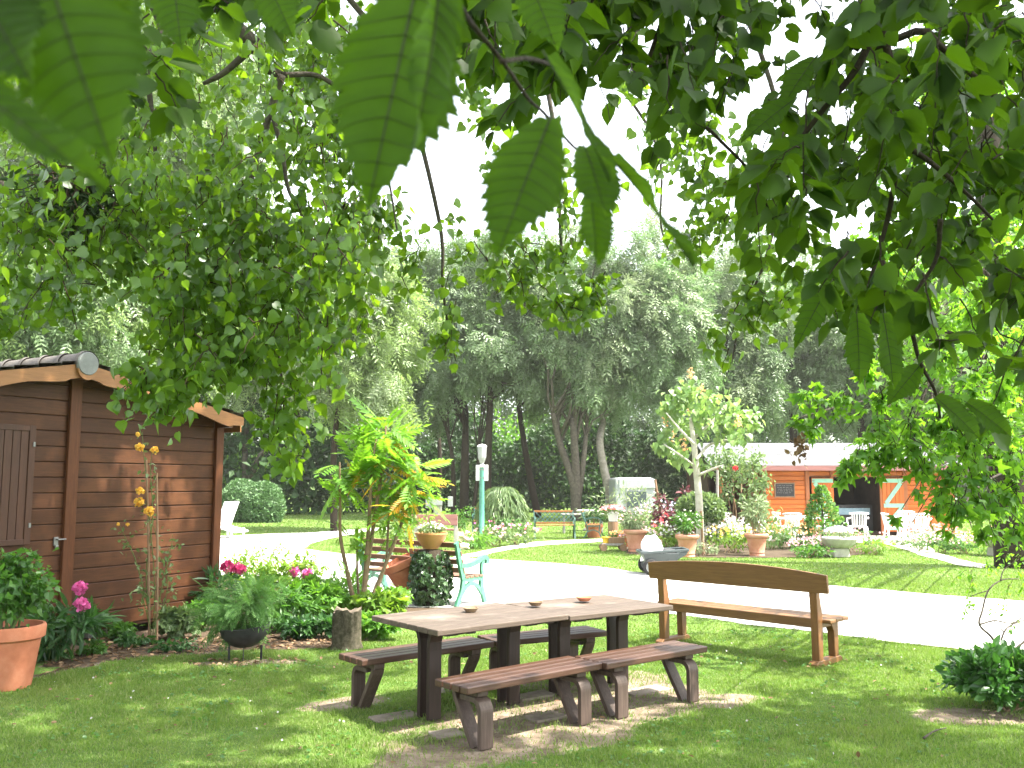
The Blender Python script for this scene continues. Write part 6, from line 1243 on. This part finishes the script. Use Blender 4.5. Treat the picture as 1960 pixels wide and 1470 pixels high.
bl(800, -40, 702, 388, .46, .42, 268, (.1, -1, .25), asym=.06, bend=.04); bl(842, -50, 832, 248, .42, .36, 120, (.75, -.75, .3), fold=.35, bend=.12); bl(1052, 228, 948, 486, .50, .46, 172, (-.1, -1, .2), bend=.05); bl(1120, 280, 1168, 400, .54, .50, 118, (.3, -1, .35), bend=.10); bl(1130, 350, 1148, 508, .56, .55, 88, (.45, -1, .1), fold=.3, bend=.05); bl(1048, 108, 1190, 330, .53, .50, 52, (.8, -.5, .6), fold=.4, bend=.08); bl(1170, 300, 1348, 492, .53, .50, 44, (.85, -.4, .5), fold=.4, bend=.08)
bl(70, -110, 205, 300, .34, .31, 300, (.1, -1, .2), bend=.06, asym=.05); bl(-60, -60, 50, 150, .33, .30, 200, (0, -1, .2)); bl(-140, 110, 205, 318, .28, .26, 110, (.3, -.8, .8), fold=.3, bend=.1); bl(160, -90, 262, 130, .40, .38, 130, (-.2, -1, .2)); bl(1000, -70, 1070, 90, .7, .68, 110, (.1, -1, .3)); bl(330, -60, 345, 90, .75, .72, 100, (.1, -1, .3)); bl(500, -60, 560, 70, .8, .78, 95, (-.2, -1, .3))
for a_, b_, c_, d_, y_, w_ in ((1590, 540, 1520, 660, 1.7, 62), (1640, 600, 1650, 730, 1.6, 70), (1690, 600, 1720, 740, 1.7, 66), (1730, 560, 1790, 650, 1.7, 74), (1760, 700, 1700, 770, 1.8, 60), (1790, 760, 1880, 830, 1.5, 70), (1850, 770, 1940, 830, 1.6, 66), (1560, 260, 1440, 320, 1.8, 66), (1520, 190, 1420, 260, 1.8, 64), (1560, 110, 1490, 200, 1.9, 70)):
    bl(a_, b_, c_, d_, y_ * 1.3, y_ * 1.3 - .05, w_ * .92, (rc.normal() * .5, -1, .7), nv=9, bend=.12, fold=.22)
# --- unseen crown added above the frame, set along sun rays as lawn shade
def out_of_frame(p_):
    d_ = p_ - Vector((0, 0, CAMZ)); zc = d_.y * math.cos(TH) + d_.z * math.sin(TH); yc = -d_.y * math.sin(TH) + d_.z * math.cos(TH)
    return zc < .3 or abs(d_.x) - .7 > zc * 980 / F or yc - .7 > zc * 735 / F
def dens(x_, y_):
    if (x_ > -1.3 and y_ < 4.2) or (y_ < 1.8 and x_ > -2.4): return .88
    if y_ < 5.6: return .20
    if x_ > 1.2: return .45 * smoothstep(7.6, 6.4, y_)
    if x_ > -.7: return .24 * smoothstep(7.4, 6.4, y_) + .5 * smoothstep(6.4, 5.9, y_)
    d_ = max(.42 * smoothstep(8.0, 6.6, y_), .26 * smoothstep(10.8, 8.8, y_))
    return max(d_, .6) if x_ < -3.6 and y_ > 8 else d_
lf, tw = MB(), MB(); lf2, tw2 = MB(), MB(); cnt = 0; cl1, cl2 = [], []
for _ in range(13000):
    x_, y_ = rc.uniform(-6.5, 6), rc.uniform(-2.5, 12)
    g_ = vnoise(x_ + 20, y_ + 20, .9, 51)
    if rc.rand() > dens(x_, y_) * smoothstep(.22, .5, g_ + (.25 if y_ < 4.2 and x_ > -1.3 else 0)): continue
    z_ = rc.uniform(7.5, 13)
    for _k in range(12):
        p_ = Vector((x_, y_, 0)) + SUN * (z_ / SUN.z)
        if out_of_frame(p_): break
        z_ += .6
    else: continue
    (cl1 if x_ < 0 else cl2).append((p_, .42, 14))
hang(lf, tw, cl1[:2400], .16, 'poplar', 7, twr=.005); hang(lf2, tw2, cl2[:2400], .17, 'elm', 7, 'elm', twr=.005)
for c_, _, _ in cl1[:2400:14]: limb(tw, [pop0 + Vector((.2, .6, rc.uniform(8, 11))), (Vector(c_) + pop0) / 2 + Vector((0, 0, 4.5)), c_], .04, .01, 5)
for c_, _, _ in cl2[:2400:14]: limb(tw2, [el0 + Vector((.3, 1.2, rc.uniform(7, 9.5))), (Vector(c_) + el0) / 2 + Vector((0, 0, 5)), c_], .04, .01, 5)
build2(lf, tw, 'added_shade_foliage', M['poplar'], M['bark'], pop, pop0); build2(lf2, tw2, 'added_shade_foliage', M['elm'], M['bark'], elm, el0)
print('canopy clusters', len(cl1), len(cl2))
# --- maple at the right edge: trunk in view
m0 = G(1938, 1060); m0 = Vector((A(1938, 950, 19).x, 19, 0)); mp = thing('maple_tree', 'dark-trunked maple at the right edge with light lobed leaves', 'tree', m0)
q = MB(); limb(q, [m0, A(1934, 900, 19), A(1928, 760, 19), A(1922, 600, 19), A(1905, 430, 19), A(1890, 200, 19), A(1880, -100, 19)], .42, .30, 12); q.build('trunk', M['bark_dark'], mp, off=m0, smooth=True)
lm = MB(); 
for pp, r0 in (([(1930, 800), (1890, 720), (1860, 660), (1800, 630)], .07), ([(1925, 700), (1870, 690), (1800, 690), (1740, 730), (1690, 790)], .045), ([(1928, 640), (1850, 620), (1790, 600), (1700, 640)], .04), ([(1930, 780), (1860, 780), (1790, 810), (1720, 860), (1660, 900), (1625, 905)], .03), ([(1930, 820), (1880, 850), (1820, 880), (1770, 910)], .028), ([(1700, 760), (1640, 770), (1560, 790), (1530, 800)], .016), ([(1930, 900), (1890, 920), (1850, 960), (1860, 1010)], .022), ([(1730, 740), (1745, 830), (1770, 900)], .012), ([(1780, 700), (1785, 800), (1760, 880), (1725, 930)], .012), ([(1850, 660), (1830, 780), (1850, 880), (1880, 930)], .016)):
    limb(lm, [A(a_, b_, (18.9 if k_ == 0 else 14 if k_ == 1 else 11.4 - .8 * k_)) for k_, (a_, b_) in enumerate(pp)], r0, r0 * .22)
for k_ in range(90):
    b_ = rc.uniform(520, 900); s_ = A(1925, b_, 18.8); e_ = A(rc.uniform(1720, 1900), b_ + rc.uniform(-60, 130), rc.uniform(15, 18.5)); lm.tube(sweep(s_, e_, .8, 8, rc, .06), [.028, .008], 5)
lm.build('branch', M['bark_dark'], mp, off=m0, smooth=True)
lf, tw = MB(), MB()
cl = [(A(a_, b_, y_), r_ / F * y_, n_) for a_, b_, r_, n_, y_ in ((1540, 770, 34, 24, 7.2), (1575, 790, 34, 24, 7.2), (1530, 820, 22, 12, 7.2), (1560, 830, 24, 12, 7.2), (1620, 780, 34, 24, 7.2), (1660, 740, 40, 36, 7.2), (1700, 780, 44, 36, 7), (1680, 830, 44, 36, 6.8), (1740, 830, 44, 36, 6.8), (1660, 890, 42, 36, 6.6), (1620, 905, 26, 24, 6.6), (1710, 880, 40, 36, 6.6), (1760, 880, 40, 36, 6.6), (1800, 830, 50, 48, 7), (1850, 860, 50, 48, 7), (1820, 930, 44, 36, 6.6), (1870, 930, 46, 36, 6.6), (1800, 970, 24, 12, 6.4), (1840, 985, 30, 24, 6.4), (1890, 990, 40, 36, 6.6), (1930, 960, 46, 36, 6.6), (1720, 1000, 14, 6, 6.4), (1770, 910, 30, 24, 6.6), (1900, 820, 50, 36, 7.2), (1940, 1030, 34, 24, 6.8), (1880, 1030, 24, 12, 6.8), (1950, 890, 40, 24, 7))]
hang(lf, tw, [(c_, r_, int(n_ * 1.5)) for c_, r_, n_ in cl], .078, 'maple', 6, 'elm', twr=.004)
def dmp(a_, b_): return .35 + .65 * smoothstep(.3, .6, vnoise(a_, b_, .012, 61))
cl = scatter(dmp, (1680, 2000, 420, 880), 90, 60, (8.0, 14), 50); hang(lf, tw, cl, .085, 'maple', 10, 'elm', twr=.004); cl = scatter(lambda a_, b_: 1, (1700, 2000, -40, 460), 40, 60, (11, 14.5), 22); hang(lf, tw, cl, .13, 'maple', 9, 'elm', twr=.004); cl = scatter(lambda a_, b_: 1, (1790, 2000, 660, 1000), 34, 44, (6.4, 7.6), 24); hang(lf, tw, cl, .078, 'maple', 9, 'elm', twr=.004)
build2(lf, tw, 'foliage', M['maple'], M['bark_dark'], mp, m0)
dd = A(1530, 856, 7.2); q = MB(); n_ = 40; add_leaves(q, np.array(dd) + rc.normal(size=(n_, 3)) * [.03, .03, .06], rc.normal(size=(n_, 3)) - [0, 0, .8], rdir(n_, rc), .055, 'oval', 1.2); q.tube([A(1530, 800, 7.2), dd], .004, 4); q.build('dead_leaf_bunch', M['dead_leaf'], mp, off=m0)
# --- sapling and laurel bush at the lower right
lb0 = G(1940, 1375); t_ = bush('laurel_bush', 'dense glossy green laurel bush at the right edge of the lawn', 'bush', (lb0.x + .12, lb0.y + .25), (1.15, 1.0, .56), 'laurel', 'oval', .085, 2600, 60, stems=14, up=.9, outw=.8, droop=-.25, crad=.26, shell=.6)
sp0 = G(1912, 1330); sp = thing('sapling', 'thin crooked sapling rising out of the laurel bush', 'sapling', sp0); Y = sp0.y; lm, lf, tw = MB(), MB(), MB()
for pp, r0 in (([(1912, 1330), (1912, 1250), (1898, 1220), (1875, 1196), (1880, 1170), (1892, 1130), (1918, 1110), (1950, 1108)], .012), ([(1912, 1250), (1922, 1210), (1945, 1192), (1990, 1180)], .009), ([(1876, 1195), (1905, 1188), (1940, 1192), (1975, 1165)], .008), ([(1915, 1112), (1922, 1090), (1950, 1070)], .006), ([(1940, 1245), (1970, 1220), (2000, 1190)], .012), ([(1892, 1130), (1862, 1140), (1850, 1150)], .005), ([(1922, 1210), (1908, 1195), (1898, 1186)], .005)): limb(lm, [A(a_, b_, Y + .03 * k_) for k_, (a_, b_) in enumerate(pp)], r0, r0 * .4, 7)
cl = [(A(a_, b_, Y + rc.normal() * .1), r_ / F * Y, n_) for a_, b_, r_, n_ in ((1850, 1110, 26, 24), (1862, 1130, 22, 16), (1840, 1165, 22, 10), (1870, 1175, 24, 14), (1925, 1085, 30, 30), (1950, 1075, 30, 30), (1945, 1150, 28, 24), (1960, 1120, 26, 20), (1900, 1180, 18, 8), (1945, 1200, 24, 12), (1890, 1090, 20, 14))]
hang(lf, tw, cl, .036, 'oval', 8, 'elm', twr=.002); lm.build('trunk', M['bark'], sp, off=sp0, smooth=True); build2(lf, tw, 'foliage', M['maple'], M['twig'], sp, sp0)
# ------------------------------------------------------------------ grass blades, leaf litter
rg = np.random.RandomState(3)
def in_view(x, y, pad=.4):
    return np.abs(x) < y * .695 + pad
gm, t, N, L, P = newmat('grass_blade')
oc = objco(N, L); c = ramp(N, L, island(N), [(.072, .138, .020), (.112, .19, .034), (.172, .24, .062), (.30, .275, .15)], [0, .4, .8, 1])
pat = ramp(N, L, noise(N, L, 1.1, 5, oc, .6), [(0, 0, 0), (1, 1, 1)], [.46, .68]); c = mixc(N, L, math_(N, L, 'MULTIPLY', pat, .42), c, (.19, .20, .06))
L.new(c, P.inputs['Base Color']); P.inputs['Roughness'].default_value = .5; P.inputs['Specular IOR Level'].default_value = .3
tr = N.new('ShaderNodeBsdfTranslucent'); L.new(mixc(N, L, .6, c, (.30, .52, .04)), tr.inputs[0]); mx = N.new('ShaderNodeMixShader'); mx.inputs[0].default_value = .38
L.new(P.outputs[0], mx.inputs[1]); L.new(tr.outputs[0], mx.inputs[2]); L.new(mx.outputs[0], N['Material Output'].inputs[0])
def blades(n, y0, y1, hmin, hmax, w, name, thin=1.0):
    k = int(n * 1.12); y = np.sqrt(rg.uniform(y0 ** 2, y1 ** 2, k)); x = rg.uniform(-1, 1, k) * (y * .60 + .5)
    s = soil_mask(x, y); keep = rg.rand(k) > s * .93
    keep &= ~inpoly(x, y, GRAVEL_W) & ~inpoly(x, y, BED) & ~inpoly(x, y, PATH) & ~inpoly(x, y, TRACK) & ~inpoly(x, y, WB) & ~inpoly(x, y, PATIO) & ~inpoly(x, y, WALK)
    x, y = x[keep], y[keep]; k = len(x); d = dry_mask(x, y)
    tuft = vnoise(x, y, 6.0, 71); h = (hmin + (hmax - hmin) * rg.rand(k) * (.25 + 1.3 * tuft ** 2)) * (1 - .25 * d)
    T = np.stack([rg.normal(size=k) * .42, rg.normal(size=k) * .42, np.ones(k)], -1); a = rg.rand(k) * 6.283; Nn = np.stack([np.cos(a), np.sin(a), 0 * a], -1)
    V0 = np.array([(0, .5, 0), (0, -.5, 0), (.55, -.36, .04), (.55, .36, .04), (1, 0, .22)]); T = nrm(T); B = nrm(np.cross(Nn, T)); Nn = np.cross(T, B)
    wv = w * (.7 + .6 * rg.rand(k)); Pz = np.stack([x, y, np.full(k, -.006)], -1)
    V = Pz[:, None] + h[:, None, None] * (V0[None, :, 0:1] * T[:, None] + V0[None, :, 2:3] * Nn[:, None]) + wv[:, None, None] * V0[None, :, 1:2] * B[:, None]
    i = np.arange(k)[:, None] * 5; mb = MB(); mb.add(V.reshape(-1, 3), [i + np.array([[0, 1, 2, 3]]), i + np.array([[3, 2, 4]])]); return mb.build(name, gm, kind='stuff')
GRAVEL_W = [(p[0], p[1]) for p in wavy(GRAVEL, .16, .18, 0)]
blades(330000, 5.4, 10.6, .016, .060, .0058, 'grass')
blades(150000, 10.6, 17, .02, .045, .010, 'grass_beyond'); blades(190000, 14, 32, .025, .055, .020, 'grass_across_road'); blades(60000, 32, 55, .03, .07, .05, 'grass_far_lawn')
# dry leaves and crumbs along the border
n = 900; x = rg.uniform(-4.6, -.9, n * 3); y = rg.uniform(8.0, 10.5, n * 3); k = (soil_mask(x, y) > .3); x, y = x[k][:n], y[k][:n]; m_ = len(x)
q = MB(); add_leaves(q, np.stack([x, y, .008 + .012 * rg.rand(m_)], -1), rg.normal(size=(m_, 3)) * [1, 1, .15], rg.normal(size=(m_, 3)) * .3 + [0, 0, 1], .055 * (.5 + rg.rand(m_)), 'oval'); q.build('leaf_litter', M['dead_leaf'], kind='stuff')
n = 480; y = np.sqrt(rg.uniform(5.7 ** 2, 10 ** 2, n)); x = rg.uniform(-.7, .7, n) * y
q = MB(); add_leaves(q, np.stack([x, y, .012 + .014 * rg.rand(n)], -1), rg.normal(size=(n, 3)) * [1, 1, .2], rg.normal(size=(n, 3)) * .4 + [0, 0, 1], .035 * (.5 + rg.rand(n)), 'oval'); q.build('fallen_leaves', M['dead_leaf'], kind='stuff')
# clover and low weeds in loose patches on the near lawn
n = 16000; y = np.sqrt(rg.uniform(5.7 ** 2, 11 ** 2, n)); x = rg.uniform(-1, 1, n) * (y * .6 + .4); k = (vnoise(x, y, 2.6, 91) * .6 + vnoise(x, y, 7.0, 92) * .4 > .60) & (soil_mask(x, y) < .3) & ~inpoly(x, y, GRAVEL_W) & ~inpoly(x, y, BED); x, y = x[k], y[k]; m_ = len(x)
q = MB(); add_leaves(q, np.stack([x, y, .012 + .022 * rg.rand(m_)], -1), rg.normal(size=(m_, 3)) * [1, 1, .25], rg.normal(size=(m_, 3)) * .35 + [0, 0, 1], .026 * (.6 + .8 * rg.rand(m_)), 'oval', 1.7); q.build('clover', M['mid_leaf'], kind='stuff')
n = 70; y = np.sqrt(rg.uniform(5.8 ** 2, 10 ** 2, n)); x = rg.uniform(-.58, .58, n) * y; k = (soil_mask(x, y) < .2) & ~inpoly(x, y, GRAVEL_W) & ~inpoly(x, y, BED); q = MB(); spots(q, np.stack([x[k], y[k], .03 + .015 * rg.rand(k.sum())], -1), .010, rg, 6); q.build('lawn_daisies', M['white_fl'], kind='stuff')
# ------------------------------------------------------------------ thin scattering volume added to imitate lens glare
hm = bpy.data.materials.new('glare_haze'); hm.use_nodes = True; hm.node_tree.nodes.clear(); ho = hm.node_tree.nodes.new('ShaderNodeOutputMaterial'); hv = hm.node_tree.nodes.new('ShaderNodeVolumePrincipled')
hv.inputs['Color'].default_value = (1.0, .97, .90, 1); hv.inputs['Density'].default_value = .0005; hv.inputs['Anisotropy'].default_value = .3; hm.node_tree.links.new(hv.outputs[0], ho.inputs['Volume'])
MB().box((0, 40, 14), (220, 120, 32)).build('glare_haze', hm, kind='stuff')
